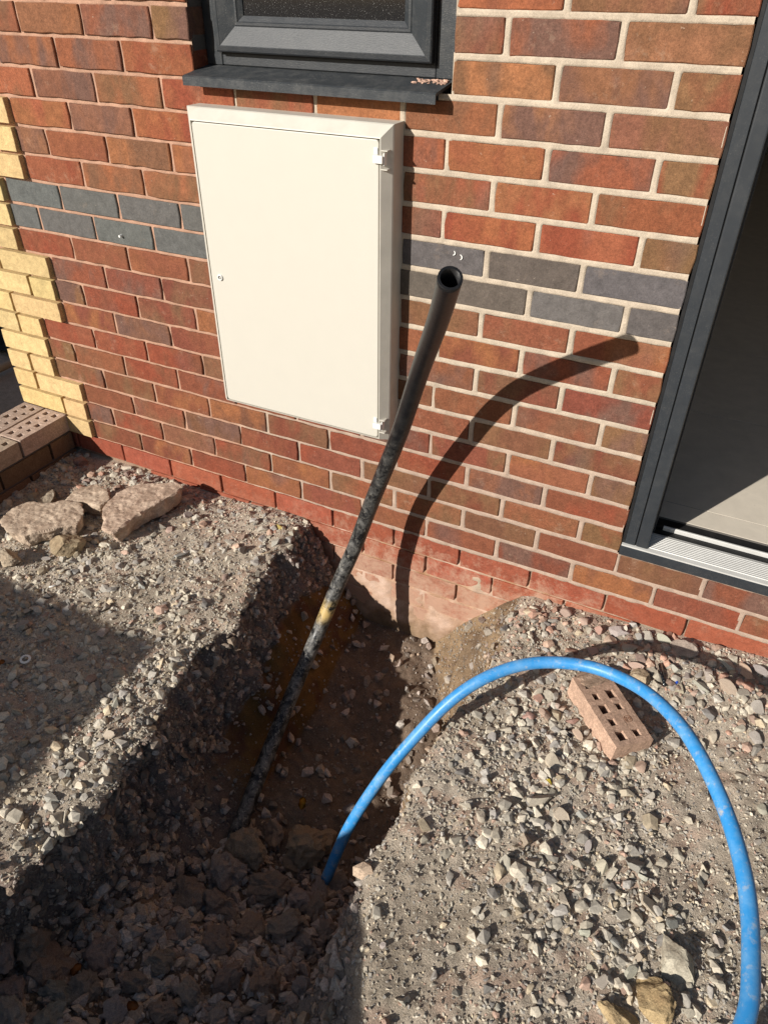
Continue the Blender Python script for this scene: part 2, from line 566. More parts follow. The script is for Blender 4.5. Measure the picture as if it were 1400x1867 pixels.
def make_sheet():
    ys = sheet_rows()
    yc = np.clip(ys, -2.6, 0.0)
    g = lambda arr: np.interp(yc, YK, arr)[:, None]
    nrm = fbm(np.c_[ys * 0 + 3.1, ys, ys * 0], 0.16, 3, 5)[:, None]
    nrm = nrm + 0.75 * fbm(np.c_[ys * 0 + 1.7, ys, ys * 0], 0.045, 3, 8)[:, None]
    nrr = fbm(np.c_[ys * 0 + 9.7, ys, ys * 0], 0.14, 3, 6)[:, None]
    rl = g(RIML) + 0.022 * nrm; sx = g(SHX) + 0.015 * nrm; sz = g(SHZ); fl = g(FTLX); fz = g(FLZ)
    fr = g(FTRX); rx = g(SRX) + 0.012 * nrr; rz = g(SRZ); rr = g(RIMR) + 0.016 * nrr
    # close the trench behind the wall and far towards the street
    closed = (sstep(0.01, 0.15, ys) + sstep(-2.1, -2.6, ys))[:, None]
    closed = np.clip(closed, 0, 1)
    sz = sz * (1 - closed); fz = fz * (1 - closed); rz = rz * (1 - closed)
    L = lambda n: np.linspace(0, 1, n)[None, :]
    X, Z, S = [], [], []

    def seg(x0, x1, z0, z1, n, kind, power=1.0, last=False):
        t = L(n + 1) if last else L(n + 1)[:, :-1]
        t = t ** power
        X.append(x0 + (x1 - x0) * t); Z.append(z0 + (z1 - z0) * t); S.append(np.full(t.shape, kind) * np.ones_like(ys)[:, None])
    one = np.ones_like(rl)
    zl = zleft(rl, ys[:, None]); zr = zright(rr, ys[:, None])
    far = -2.15 * one
    t = (1 - L(17)[:, :-1]) ** 3
    X.append(far - 60 * t); Z.append(np.zeros_like(far) + 0 * t); S.append(0 * (far * t))
    seg(far, rl - 0.03, 0 * one, 0 * one, 210, 0)
    seg(rl - 0.03, rl + 0.005, zl, zl - 0.012 * (1 - closed), 6, 0)
    seg(rl + 0.005, sx, zl - 0.012 * (1 - closed), sz, 42, 1)
    seg(sx, fl, sz, fz, 50, 2)
    fd = fz - 0.065 * (1 - closed) * np.clip(1 - np.abs(yc[:, None] + 0.5) / 0.45, 0, 1) ** 0.5
    seg(fl, fr, fz, fd, 66, 3)
    seg(fr, rx, fd, rz, 44, 4)
    seg(rx, rr - 0.005, rz, zr - 0.012 * (1 - closed), 36, 4)
    seg(rr - 0.005, rr + 0.03, zr - 0.012 * (1 - closed), zr, 6, 5)
    rf = 1.35 * one
    seg(rr + 0.03, rf, 0 * one, 0 * one, 180, 5)
    t = (L(16)) ** 3
    X.append(rf + 60 * t); Z.append(0 * (rf * t)); S.append(5 + 0 * (rf * t))
    X = np.concatenate([np.broadcast_to(a, (len(ys), a.shape[1])) for a in X], 1)
    Z = np.concatenate([np.broadcast_to(a, (len(ys), a.shape[1])) for a in Z], 1)
    S = np.concatenate([np.broadcast_to(a, (len(ys), a.shape[1])) for a in S], 1)
    Y = np.broadcast_to(ys[:, None], X.shape).copy()
    Z = Z.copy()
    Z = np.where(S == 0, np.where(X < rl - 0.028, zleft(X, Y), Z), Z)
    Z = np.where(S == 5, np.where(X > rr + 0.028, zright(X, Y), Z), Z)
    # displacement along the profile normal
    tx = np.gradient(X, axis=1); tz = np.gradient(Z, axis=1)
    ln = np.hypot(tx, tz) + 1e-9
    nx, nz = -tz / ln, tx / ln
    # smooth normals across the corners
    for _ in range(4):
        nx[:, 1:-1] = (nx[:, :-2] + nx[:, 1:-1] + nx[:, 2:]) / 3
        nz[:, 1:-1] = (nz[:, :-2] + nz[:, 1:-1] + nz[:, 2:]) / 3
    P = np.c_[X.ravel(), Y.ravel(), Z.ravel()]
    Sf = S.ravel()
    top = (Sf == 0) | (Sf == 5)
    amp = np.select([top, Sf == 1, Sf == 2, Sf == 3], [0.007, 0.020, 0.008, 0.018], 0.020)
    d = amp * fbm(P, 0.13, 3, 21) + np.where(Sf == 2, 0.3, 1.0) * (0.004 * fbm(P, 0.035, 2, 31) + 0.0022 * fbm(P, 0.012, 2, 41))
    d = d + np.where(Sf == 4, 0.005 * fbm(P, 0.03, 3, 55), 0)
    d = d + np.where(Sf == 1, 0.020 * np.abs(fbm(P, 0.06, 3, 51)) - 0.012, 0)
    fade = np.clip(-P[:, 1] / 0.05, 0, 1)
    farm = (np.abs(P[:, 0]) < 2.4) & (P[:, 1] > -2.4)
    d = d * np.where(farm, 1, 0.3) * np.maximum(fade, 0.15)
    P = P + d[:, None] * np.c_[nx.ravel(), np.zeros(P.shape[0]), nz.ravel()]
    # colours of the soils themselves
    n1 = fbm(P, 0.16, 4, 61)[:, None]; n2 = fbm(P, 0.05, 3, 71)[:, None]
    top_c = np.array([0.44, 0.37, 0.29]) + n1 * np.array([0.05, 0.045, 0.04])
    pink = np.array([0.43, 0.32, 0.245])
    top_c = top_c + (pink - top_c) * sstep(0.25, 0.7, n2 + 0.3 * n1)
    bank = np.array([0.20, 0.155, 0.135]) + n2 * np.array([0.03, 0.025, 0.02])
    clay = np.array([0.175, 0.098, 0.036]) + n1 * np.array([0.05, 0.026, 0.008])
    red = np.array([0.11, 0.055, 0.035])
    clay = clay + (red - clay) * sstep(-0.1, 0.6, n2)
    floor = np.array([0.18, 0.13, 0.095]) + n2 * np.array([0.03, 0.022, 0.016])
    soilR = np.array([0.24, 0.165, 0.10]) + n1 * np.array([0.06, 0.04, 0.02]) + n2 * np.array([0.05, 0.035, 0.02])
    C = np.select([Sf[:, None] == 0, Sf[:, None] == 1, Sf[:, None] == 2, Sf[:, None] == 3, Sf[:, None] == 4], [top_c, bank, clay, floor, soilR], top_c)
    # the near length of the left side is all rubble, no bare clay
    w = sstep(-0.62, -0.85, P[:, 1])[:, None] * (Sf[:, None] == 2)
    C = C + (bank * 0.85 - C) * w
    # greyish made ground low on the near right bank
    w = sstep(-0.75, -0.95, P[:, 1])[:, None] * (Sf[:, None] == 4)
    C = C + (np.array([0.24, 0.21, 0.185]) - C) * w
    # blend across the region borders
    C = C.reshape(X.shape + (3,))
    for _ in range(3):
        C[:, 1:-1] = (C[:, :-2] + 2 * C[:, 1:-1] + C[:, 2:]) / 4
    nr, nc = X.shape
    idx = np.arange(nr * nc).reshape(nr, nc)
    F = np.stack([idx[:-1, :-1], idx[:-1, 1:], idx[1:, 1:], idx[1:, :-1]], -1).reshape(-1, 4)
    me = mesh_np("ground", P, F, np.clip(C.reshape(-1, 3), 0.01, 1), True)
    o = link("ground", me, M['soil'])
    tag(o, kind="structure")
    return P.reshape(nr, nc, 3), S, C


SP, SS, SC = make_sheet()
# quads for scattering
Q0, Q1, Q2, Q3 = SP[:-1, :-1], SP[:-1, 1:], SP[1:, 1:], SP[1:, :-1]
QC = (Q0 + Q1 + Q2 + Q3) / 4
QN = np.cross(Q1 - Q0, Q3 - Q0)
QA = np.linalg.norm(QN, axis=2)
QN = QN / (QA[..., None] + 1e-12)
QK = SS[:-1, :-1]
inb = (QC[..., 0] > -2.05) & (QC[..., 0] < 1.25) & (QC[..., 1] > -1.72) & (QC[..., 1] < -0.004)
QCf, QNf, QAf, QKf = QC[inb], QN[inb], QA[inb], QK[inb]


def ground_z(x, y):
    k = np.argmin((QCf[:, 0] - x) ** 2 + (QCf[:, 1] - y) ** 2)
    return QCf[k, 2]


def on_ground(px, py):
    """first point of the ground sheet seen through a photo pixel"""
    d = ray(px, py); d = d / np.linalg.norm(d)
    r = QCf - CAM
    t = r @ d
    off = np.linalg.norm(r - t[:, None] * d, axis=1)
    near = off < 0.009
    if not near.any():
        return at_z(px, py, 0.0), np.array([0, 0, 1.0])
    tt = np.where(near, t, 1e9)
    k = np.argmin(tt)
    return QCf[k].copy(), QNf[k].copy()


# ------------------------------------------------------------------ stone prototypes
def ico(sub):
    bm = bmesh.new()
    bmesh.ops.create_icosphere(bm, subdivisions=sub, radius=1.0)
    V = np.array([v.co for v in bm.verts]); F = np.array([[v.index for v in f.verts] for f in bm.faces])
    bm.free()
    return V, F


ICO1, ICO2, ICO3, ICO4 = ico(1), ico(2), ico(3), ico(4)


def rock_proto(icos, ncut=9, depth=(0.55, 0.85), dims=(1, 0.75, 0.5), rough=0.05):
    V, F = icos
    V = V.copy()
    for _ in range(ncut):
        n = rng.normal(size=3); n /= np.linalg.norm(n)
        h = rng.uniform(*depth)
        d = V @ n - h
        V = V - np.maximum(d, 0)[:, None] * n
    if rough:
        V = V * (1 + rough * fbm(V, 0.5, 3, int(rng.integers(1000))))[:, None]
    V = V / np.abs(V).max(0)
    return V * np.array(dims) * rng.uniform(0.85, 1.15, 3), F


def hull_proto(n, dims):
    bm = bmesh.new()
    p = rng.normal(size=(n, 3)); p /= np.linalg.norm(p, axis=1)[:, None]
    p *= rng.uniform(0.8, 1.1, (n, 1))
    for q in p * np.array(dims): bm.verts.new(q)
    bmesh.ops.convex_hull(bm, input=bm.verts[:])
    loose = [v for v in bm.verts if not v.link_faces]
    bmesh.ops.delete(bm, geom=loose, context='VERTS')
    bm.verts.index_update()
    bmesh.ops.triangulate(bm, faces=bm.faces[:])
    V = np.array([v.co for v in bm.verts]); F = np.array([[v.index for v in f.verts] for f in bm.faces])
    bm.free()
    return V, F


def frames_from_normals(N, tilt):
    n = len(N)
    N = N + rng.normal(size=(n, 3)) * tilt
    N /= np.linalg.norm(N, axis=1)[:, None]
    A = rng.normal(size=(n, 3))
    A -= (A * N).sum(1)[:, None] * N
    A /= np.linalg.norm(A, axis=1)[:, None]
    B = np.cross(N, A)
    return np.stack([A, B, N], 2)          # columns


def scatter_mesh(name, protos, P, R, S, C, mat, smooth=False):
    which = rng.integers(0, len(protos), len(P))
    VV, FF, CC, off = [], [], [], 0
    for k, (V, F) in enumerate(protos):
        m = which == k
        if not m.any(): continue
        W = np.einsum('nij,vj->nvi', R[m], V) * S[m][:, None, None] + P[m][:, None, :]
        nv = len(V); ni = m.sum()
        VV.append(W.reshape(-1, 3))
        FF.append((F[None] + (np.arange(ni) * nv)[:, None, None] + off).reshape(-1, 3))
        CC.append(np.repeat(C[m], nv, 0))
        off += ni * nv
    me = mesh_np(name, np.concatenate(VV), np.concatenate(FF), np.concatenate(CC), smooth)
    return link(name, me, mat)


PAL_TOP = np.array([[0.47, 0.43, 0.36], [0.42, 0.39, 0.34], [0.52, 0.47, 0.39], [0.34, 0.32, 0.30], [0.50, 0.42, 0.31], [0.38, 0.355, 0.32], [0.44, 0.31, 0.25], [0.27, 0.255, 0.245]])
PW_TOP = np.array([0.24, 0.2, 0.18, 0.12, 0.08, 0.1, 0.05, 0.03])
PAL_PINK = np.array([[0.42, 0.26, 0.20], [0.38, 0.28, 0.23], [0.45, 0.32, 0.25], [0.30, 0.22, 0.19]])


def pick_colors(P, K):
    n = len(P)
    c = PAL_TOP[rng.choice(len(PAL_TOP), n, p=PW_TOP)]
    # pinkish hardcore along the wall on the right, and reddish bits on the left heap
    pr = 0.55 * np.exp(-(P[:, 1] / 0.22) ** 2) * ((P[:, 0] > 0.1) * 1.0 + (P[:, 0] < -0.6) * 0.6)
    m = rng.random(n) < pr
    c[m] = PAL_PINK[rng.integers(0, len(PAL_PINK), m.sum())]
    # soil stained inside the trench
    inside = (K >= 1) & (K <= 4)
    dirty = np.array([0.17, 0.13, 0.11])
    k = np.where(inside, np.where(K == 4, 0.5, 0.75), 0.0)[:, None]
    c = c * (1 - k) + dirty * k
    return np.clip(c * np.array([0.98, 0.955, 0.91]) * rng.uniform(0.66, 1.2, (n, 1)), 0.02, 0.7)


def choose(n, dens):
    w = QAf * dens
    return rng.choice(len(w), n, p=w / w.sum())


def spread(n, dens, size, tilt, sink):
    k = choose(n, dens)
    sink = sink - 0.35 * rng.random(n)
    P = QCf[k] + rng.uniform(-0.003, 0.003, (n, 3)) * np.array([1, 1, 0])
    N = QNf[k]
    s = size(n)
    P = P + N * (s * sink)[:, None] * np.where(s > 0.006, 1, 1.0)[:, None]
    P[:, 1] = np.minimum(P[:, 1], -0.004)
    return P, frames_from_normals(N, tilt), s, pick_colors(P, QKf[k])


patch = fbm(QCf, 0.22, 3, 81)
# where the stones lie thick and where fines show
right = (QKf == 5); left = (QKf == 0)
band = np.exp(-((QCf[:, 0] - 0.42) / 0.22) ** 2) * sstep(-1.1, -0.9, QCf[:, 1]) + 0.9 * np.exp(-(QCf[:, 1] / 0.28) ** 2)
bare = np.exp(-((QCf[:, 0] - 0.22) / 0.13) ** 2) * sstep(-0.75, -0.95, QCf[:, 1]) + 0.8 * np.exp(-((QCf[:, 0] - 0.72) / 0.13) ** 2 - ((QCf[:, 1] + 0.36) / 0.16) ** 2)
d_r = (0.28 + 1.0 * np.clip(band, 0, 1) + 0.55 * patch) * (1 - 0.85 * np.clip(bare, 0, 1))
d_l = 0.62 + 0.5 * patch + 0.8 * sstep(-0.55, -0.7, QCf[:, 1])
dens_mid = np.select([left, QKf == 1, QKf == 2, QKf == 3, QKf == 4], [d_l, 0.55 + 0.2 * patch, 0.06 + 0 * patch + 0.7 * sstep(-0.7, -0.9, QCf[:, 1]), 0.13 + 0.08 * patch, 0.12 + 0.1 * patch], d_r)
dens_mid = np.clip(dens_mid, 0.03, 3)
dens_small = np.select([QKf == 2, QKf == 3, QKf == 4], [0.12 + 0.9 * sstep(-0.6, -0.85, QCf[:, 1]), 0.35 + 0 * patch, 0.6 + 0 * patch], 1.0 + 0.25 * patch)

dens_chip = np.clip(np.select([QKf == 2, QKf == 3, QKf == 4, QKf == 1], [0.05 + 0.5 * sstep(-0.6, -0.85, QCf[:, 1]), 0.2 + 0 * patch, 0.35 + 0.2 * patch, 0.9 + 0.2 * patch], np.where(left, 1.0 + 0.35 * patch, (1.0 + 0.4 * patch) * (1 - 0.7 * np.clip(bare, 0, 1)))), 0.03, 3)
CHIP = [hull_proto(int(rng.integers(9, 12)), (1, rng.uniform(0.6, 0.95), rng.uniform(0.4, 0.7))) for _ in range(30)]
SMALL = [hull_proto(7, (1, rng.uniform(0.7, 0.95), rng.uniform(0.5, 0.75))) for _ in range(24)]
MID = [rock_proto(ICO1, 6, (0.5, 0.9), (1, rng.uniform(0.6, 0.9), rng.uniform(0.45, 0.7)), 0.05) for _ in range(14)] + [hull_proto(int(rng.integers(12, 19)), (1, rng.uniform(0.6, 0.95), rng.uniform(0.4, 0.7))) for _ in range(40)]
BIG = [rock_proto(ICO3, 9, (0.25, 0.6), (1, rng.uniform(0.6, 0.9), rng.uniform(0.45, 0.65)), 0.03) for _ in range(22)]

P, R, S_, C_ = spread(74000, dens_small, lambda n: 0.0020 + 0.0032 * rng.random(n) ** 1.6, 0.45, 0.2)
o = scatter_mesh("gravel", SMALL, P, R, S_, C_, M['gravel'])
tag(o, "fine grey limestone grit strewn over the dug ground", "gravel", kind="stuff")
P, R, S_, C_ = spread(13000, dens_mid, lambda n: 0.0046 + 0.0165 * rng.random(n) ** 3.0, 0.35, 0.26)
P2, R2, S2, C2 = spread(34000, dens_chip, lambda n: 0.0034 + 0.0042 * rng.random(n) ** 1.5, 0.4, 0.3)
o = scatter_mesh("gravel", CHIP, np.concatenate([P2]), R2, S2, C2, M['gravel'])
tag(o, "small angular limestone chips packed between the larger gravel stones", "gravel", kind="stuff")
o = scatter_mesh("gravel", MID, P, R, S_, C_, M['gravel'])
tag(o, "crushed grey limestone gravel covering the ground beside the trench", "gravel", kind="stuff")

# ================================================================== HOUSE WALL
wall = empty("house_wall", (-0.3, 0.05, 0.0))
tag(wall, "red and brown brick house wall with a two-course blue brick band and buff corner quoins", "wall")


def brick_mesh(name, w, h, d, jit, bev=0.0019):
    """face outline with small chips and a worn arris, run back into the wall"""
    bm = bmesh.new()
    a, b = w / 2, h / 2
    pts = []
    cut = 0.0016
    nx = 7 if w > 0.15 else 4
    for i in range(nx): pts.append((-a + cut + (2 * a - 2 * cut) * i / (nx - 1), -b))
    pts.append((a, 0))
    for i in range(nx): pts.append((a - cut - (2 * a - 2 * cut) * i / (nx - 1), b))
    pts.append((-a, 0))
    out = [(x + random.uniform(-jit, jit), z + random.uniform(-jit, jit)) for x, z in pts]
    f0 = [bm.verts.new((x * (1 - bev / a), 0, z * (1 - bev / b))) for x, z in out]
    f1 = [bm.verts.new((x, bev, z)) for x, z in out]
    f2 = [bm.verts.new((x, d, z)) for x, z in out]
    n = len(out)
    bm.faces.new(f0)
    for q, r in ((f0, f1), (f1, f2)):
        for i in range(n):
            bm.faces.new((q[i], r[i], r[(i + 1) % n], q[(i + 1) % n]))
    return bm_mesh(name, bm)


_bcache = {}


def brick_piece(x0, x1, z0, z1, y, mat, key, depth=0.1, jit=0.0016, name="brick", parent=wall, col=(1, 1, 1)):
    w, h = x1 - x0, z1 - z0
    k = (round(w, 3), round(h, 3), key, random.randrange(5))
    if k not in _bcache:
        me = brick_mesh(name, w, h, depth, jit, 0.0010 if key == 'qu' else 0.0019)
        me.materials.append(M[mat])
        _bcache[k] = me
    o = bpy.data.objects.new(name, _bcache[k])
    COL.objects.link(o)
    o.location = ((x0 + x1) / 2, y + random.uniform(-0.0012, 0.0012), (z0 + z1) / 2)
    o.rotation_euler = (random.gauss(0, 0.004), random.gauss(0, 0.0025), random.gauss(0, 0.004))
    adopt(o, parent)
    o.color = (*(c_ * k_ for c_, k_ in zip(col, (0.86, 0.83, 0.78))), 1)
    return o


PAL_UP = [(0.30, 0.128, 0.060), (0.27, 0.092, 0.048), (0.235, 0.108, 0.060), (0.28, 0.112, 0.056), (0.215, 0.098, 0.060), (0.30, 0.108, 0.052)]
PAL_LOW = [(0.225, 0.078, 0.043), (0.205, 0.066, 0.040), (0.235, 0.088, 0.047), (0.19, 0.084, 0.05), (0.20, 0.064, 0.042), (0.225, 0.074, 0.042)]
BOX = (-0.885, -0.345, -0.53, 0.235)
WIN = (-0.900, -0.225)
DOORX = 0.333


def vary(c, k=0.12):
    g = random.uniform(1 - k, 1 + k)
    return tuple(v * g * random.uniform(0.96, 1.04) for v in c)


def lay_course(k):
    """k: index of the bed joint below the course (0 = top of the blue band)"""
    zc = 1.0 + 0.075 * (k + 0.5)
    q_edge = -1.5775 if ((-k - 1) // 3) % 2 == 1 or False else -1.690
    # quoins step every three courses
    grp = math.floor(k / 3)
    q_edge = -1.580 if grp % 2 == 0 else -1.6925
    off = 0.0 if k % 2 == 0 else 0.1125
    i = -9
    while True:
        a = i * 0.225 + off; b = a + 0.225
        i += 1
        if a > 1.15: break
        sp = [(max(a, q_edge), b)]
        if k >= 4 and b > WIN[0] and a < WIN[1]:
            sp = [(max(a, q_edge), min(b, WIN[0])), (max(a, WIN[1]), b)]
        for a2, b2 in sp:
            if k >= -10: b2 = min(b2, DOORX + 0.004)
            xm = (a2 + b2) / 2
            rt = float(sstep(-0.55, -0.25, xm))
            jx = 0.0045 + 0.0022 * rt; jz = 0.0048 + 0.0017 * rt
            l = a2 + (jx if a2 > q_edge + 0.001 and abs(a2 - WIN[1]) > 1e-6 else 0.0)
            r = b2 - (jx if abs(b2 - WIN[0]) > 1e-6 and b2 < DOORX else 0.0)
            if r - l < 0.03: continue
            z0, z1 = zc - 0.0375 + jz, zc + 0.0375 - jz
            if l > BOX[0] and r < BOX[1] and z0 - 1 > BOX[2] and z1 - 1 < BOX[3]: continue
            if k in (-1, -2):
                c = vary((0.122, 0.124, 0.125) if xm < -0.4 else random.choice([(0.135, 0.126, 0.126), (0.115, 0.108, 0.11), (0.12, 0.10, 0.09)]), 0.08)
                brick_piece(l, r, z0, z1, 0.0, 'blue', 'bl', name="blue_brick", col=c, jit=0.0009)
            else:
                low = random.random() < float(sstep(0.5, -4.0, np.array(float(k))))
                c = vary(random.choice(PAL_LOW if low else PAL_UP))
                short = (b2 - a2) < 0.15 and random.random() < 0.7
                if short: c = vary((0.205, 0.108, 0.056))
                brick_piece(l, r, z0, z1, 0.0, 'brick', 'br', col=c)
    # buff quoins: 1 or 1.5 bricks, standing 10 mm proud
    L0 = -1.9075
    z0, z1 = zc - 0.0325, zc + 0.0325
    qc = lambda: vary((0.62, 0.46, 0.235), 0.09)
    if grp % 2 == 0:
        cuts = [(L0, L0 + 0.1025), (L0 + 0.1125, q_edge)] if k % 2 == 0 else [(L0, L0 + 0.215), (L0 + 0.225, q_edge)]
    else:
        cuts = [(L0, q_edge)] if k % 2 == 0 else [(L0, L0 + 0.1025), (L0 + 0.1125, q_edge)]
    for a2, b2 in cuts:
        brick_piece(a2, b2, z0, z1, -0.014, 'quoin', 'qu', depth=0.115, name="quoin_brick", col=qc(), jit=0.0005)


for k in range(-12, 9):
    lay_course(k)

# red engineering bricks below the damp course
for r, k in enumerate(range(-17, -12)):
    zc = 1.0 + 0.075 * (k + 0.5)
    off = 0.11 if k % 2 else 0.0
    lo, hi = (-1.75, 1.15) if k == -13 else ((-1.2, 1.15) if k == -14 else (-0.75, 0.3))
    i = -9
    while True:
        a = i * 0.2235 + off; b = a + 0.2235
        i += 1
        if a > hi: break
        if b < lo: continue
        brick_piece(a + 0.003, b - 0.003, zc - 0.034, zc + 0.034, 0.0, 'eng', 'en', name="engineering_brick", jit=0.001,
                    col=vary((0.30, 0.085, 0.05) if k >= -14 else (0.35, 0.155, 0.105), 0.1))


def make_mortar():
    VV, FF, off = [], [], 0
    for (x0, x1, z0, z1) in ((-1.905, WIN[0] - 0.001, -0.45, 1.68), (WIN[0] - 0.001, WIN[1] + 0.001, -0.45, 1.306),
                             (WIN[1] + 0.001, DOORX, -0.45, 1.68), (DOORX, 1.15, -0.45, 0.2495)):
        xl = []
        for h in range(-18, 12):
            c = h * 0.1125
            xl += [c - 0.0095, c - 0.006, c - 0.002, c + 0.002, c + 0.006, c + 0.0095] + list(np.linspace(c + 0.017, c + 0.1125 - 0.017, 10))
        xl = np.array([x0] + [q for q in xl if x0 + 0.001 < q < x1 - 0.001] + [x1])
        zl_ = list(np.arange(z0, 0.098, 0.0078))
        for h in range(-12, 10):
            c = 1.0 + h * 0.075
            zl_ += [c - 0.0095, c - 0.006, c - 0.002, c + 0.002, c + 0.006, c + 0.0095, c + 0.0375]
        zl_ = np.array([q for q in zl_ if q < z1 - 0.001] + [z1])
        gx, gz = np.meshgrid(xl, zl_)
        nx, nz = len(xl), len(zl_)
        VV.append(np.c_[gx.ravel(), np.zeros(gx.size), gz.ravel()])
        idx = np.arange(nx * nz).reshape(nz, nx) + off
        FF.append(np.stack([idx[:-1, :-1], idx[:-1, 1:], idx[1:, 1:], idx[1:, :-1]], -1).reshape(-1, 4))
        off += nx * nz
    V = np.concatenate(VV); F = np.concatenate(FF)
    x, z = V[:, 0], V[:, 2]
    rt = sstep(-0.75, -0.25, x)
    y = 0.0060 - 0.0043 * rt + 0.0016 * fbm(V, 0.025, 3, 3)
    y = y - 0.0012 * rt
    # behind the brick faces the mortar keeps well back
    kk = np.floor((z - 1.0) / 0.075)
    dz = np.abs((z - 1.0) / 0.075 - kk - 0.5) * 0.075
    xo = (x - np.where(kk % 2 == 0, 0.0, 0.1125)) / 0.225
    dx = np.abs(xo - np.floor(xo) - 0.5) * 0.225
    inner = (dz < 0.0375 - 0.0088) & (dx < 0.1125 - 0.0088) & (z > 0.1)
    y = np.where(inner, y + 0.012, y)
    y = np.where((z < 0.0985) & (z > -0.13) & (dz < 0.0375 - 0.0068), 0.011, y)
    # smears where the bricks were laid below ground: mortar spilled over the faces
    sm = sstep(-0.10, -0.26, z) * sstep(-0.85, -0.6, x) * sstep(0.45, 0.22, x)
    n = fbm(V, 0.075, 5, 13, 0.62)
    prox = 0.008 * np.clip(n + 0.15 + 1.4 * sstep(-0.06, -0.32, z) + 0.9 * np.exp(-((x - 0.13) / 0.10) ** 2 - ((z + 0.08) / 0.09) ** 2), -0.2, 1.3)
    y = y * (1 - sm) + sm * (0.006 - prox)
    # a lump of set mortar left on the footing
    lump = np.exp(-((x + 0.045) / 0.035) ** 2 - ((z + 0.015) / 0.028) ** 2)
    y = y - lump * (0.016 + 0.012 * fbm(V, 0.02, 2, 23))
    V[:, 1] = y + sm * 0.0016 * fbm(V, 0.018, 2, 29)
    left = np.array([0.46, 0.275, 0.19]); rightc = np.array([0.50, 0.415, 0.32]); lowc = np.array([0.42, 0.31, 0.24])
    C = left + (rightc - left) * sstep(-0.95, -0.75, x + 0.05 * n)[:, None]
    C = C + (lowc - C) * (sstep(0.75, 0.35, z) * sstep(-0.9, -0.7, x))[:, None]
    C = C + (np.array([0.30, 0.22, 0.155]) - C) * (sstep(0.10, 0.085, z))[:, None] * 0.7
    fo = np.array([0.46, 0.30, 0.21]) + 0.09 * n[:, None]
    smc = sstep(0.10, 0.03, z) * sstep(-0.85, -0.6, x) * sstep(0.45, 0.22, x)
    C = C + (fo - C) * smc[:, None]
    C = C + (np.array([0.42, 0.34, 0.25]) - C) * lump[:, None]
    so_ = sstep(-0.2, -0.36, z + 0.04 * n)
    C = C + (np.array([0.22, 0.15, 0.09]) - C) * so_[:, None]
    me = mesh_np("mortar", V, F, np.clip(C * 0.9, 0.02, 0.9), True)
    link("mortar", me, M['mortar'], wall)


make_mortar()
box("reveal_mortar", -0.93, WIN[0] - 0.002, 0.012, 0.104, 1.29, 1.68, M['grout'], wall, 0)
box("reveal_mortar", WIN[1] + 0.002, -0.19, 0.012, 0.104, 1.29, 1.68, M['grout'], wall, 0)
box("reveal_mortar", 0.29, DOORX - 0.001, 0.012, 0.10, 0.25, 1.68, M['grout'], wall, 0)
# cavity backing behind the brick skin
box("backing", -1.90, WIN[0] - 0.01, 0.104, 0.30, -0.5, 2.6, M['grout'], wall, 0)
box("backing", WIN[0] - 0.009, WIN[1] + 0.009, 0.104, 0.30, -0.5, 1.29, M['grout'], wall, 0)
box("backing", WIN[1] + 0.01, 0.325, 0.104, 0.30, -0.5, 2.6, M['grout'], wall, 0)
box("backing", 0.326, 2.4, 0.104, 0.30, -0.5, 0.235, M['grout'], wall, 0)

# small nail plug left in the blue band
pl = at_y(221, 430, -0.004)
bm = bmesh.new()
bmesh.ops.create_cone(bm, segments=12, radius1=0.0042, radius2=0.0036, depth=0.012, cap_ends=True)
o = link("nail", bm_mesh("nail", bm), M['white'], None, Vector((pl[0], -0.005, pl[2])))
o.rotation_euler = (math.pi / 2, 0, 0)
tag(o, "small white nail head standing out of the blue brick band", "nail")

for fx, fz_, fr_, rot_ in ((826, 461, 0.0050, 0.2), (838, 469, 0.0058, -0.1)):
    pf = at_y(fx, fz_, -0.001)
    bm = bmesh.new()
    pv = None
    for i in range(9):
        a_ = -1.5 + 3.0 * i / 8
        w_ = 0.0014 * math.sin(math.pi * (i + 0.6) / 9.2)
        cur = [bm.verts.new((r_ * math.cos(a_), y_, r_ * math.sin(a_))) for r_, y_ in ((fr_ - w_, 0.0), (fr_ + w_, 0.0), (fr_ + w_, 0.003), (fr_ - w_, 0.003))]
        if pv:
            for j in range(4): bm.faces.new((pv[j], pv[(j + 1) % 4], cur[(j + 1) % 4], cur[j]))
        pv = cur
    o = link("paint_fleck", bm_mesh("paint_fleck", bm), M['white'], wall, Vector((pf[0], -0.0022, pf[2])))
    o.rotation_euler = (0, rot_, 0)

# ================================================================== METER BOX
mb = empty("meter_box", (-0.615, 0.0, 0.45))
tag(mb, "cream plastic utility meter box fixed to the brick wall under the window", "meter box")


def ring_frame(name, rects, mat, parent, smooth=False):
    """rects: list of (x0,x1,z0,z1,y); consecutive rectangles are bridged"""
    bm = bmesh.new()
    loops = []
    for x0, x1, z0, z1, y in rects:
        loops.append([bm.verts.new(p) for p in ((x0, y, z0), (x1, y, z0), (x1, y, z1), (x0, y, z1))])
    for a, b in zip(loops[:-1], loops[1:]):
        for i in range(4):
            bm.faces.new((a[i], a[(i + 1) % 4], b[(i + 1) % 4], b[i]))
    return bm, loops


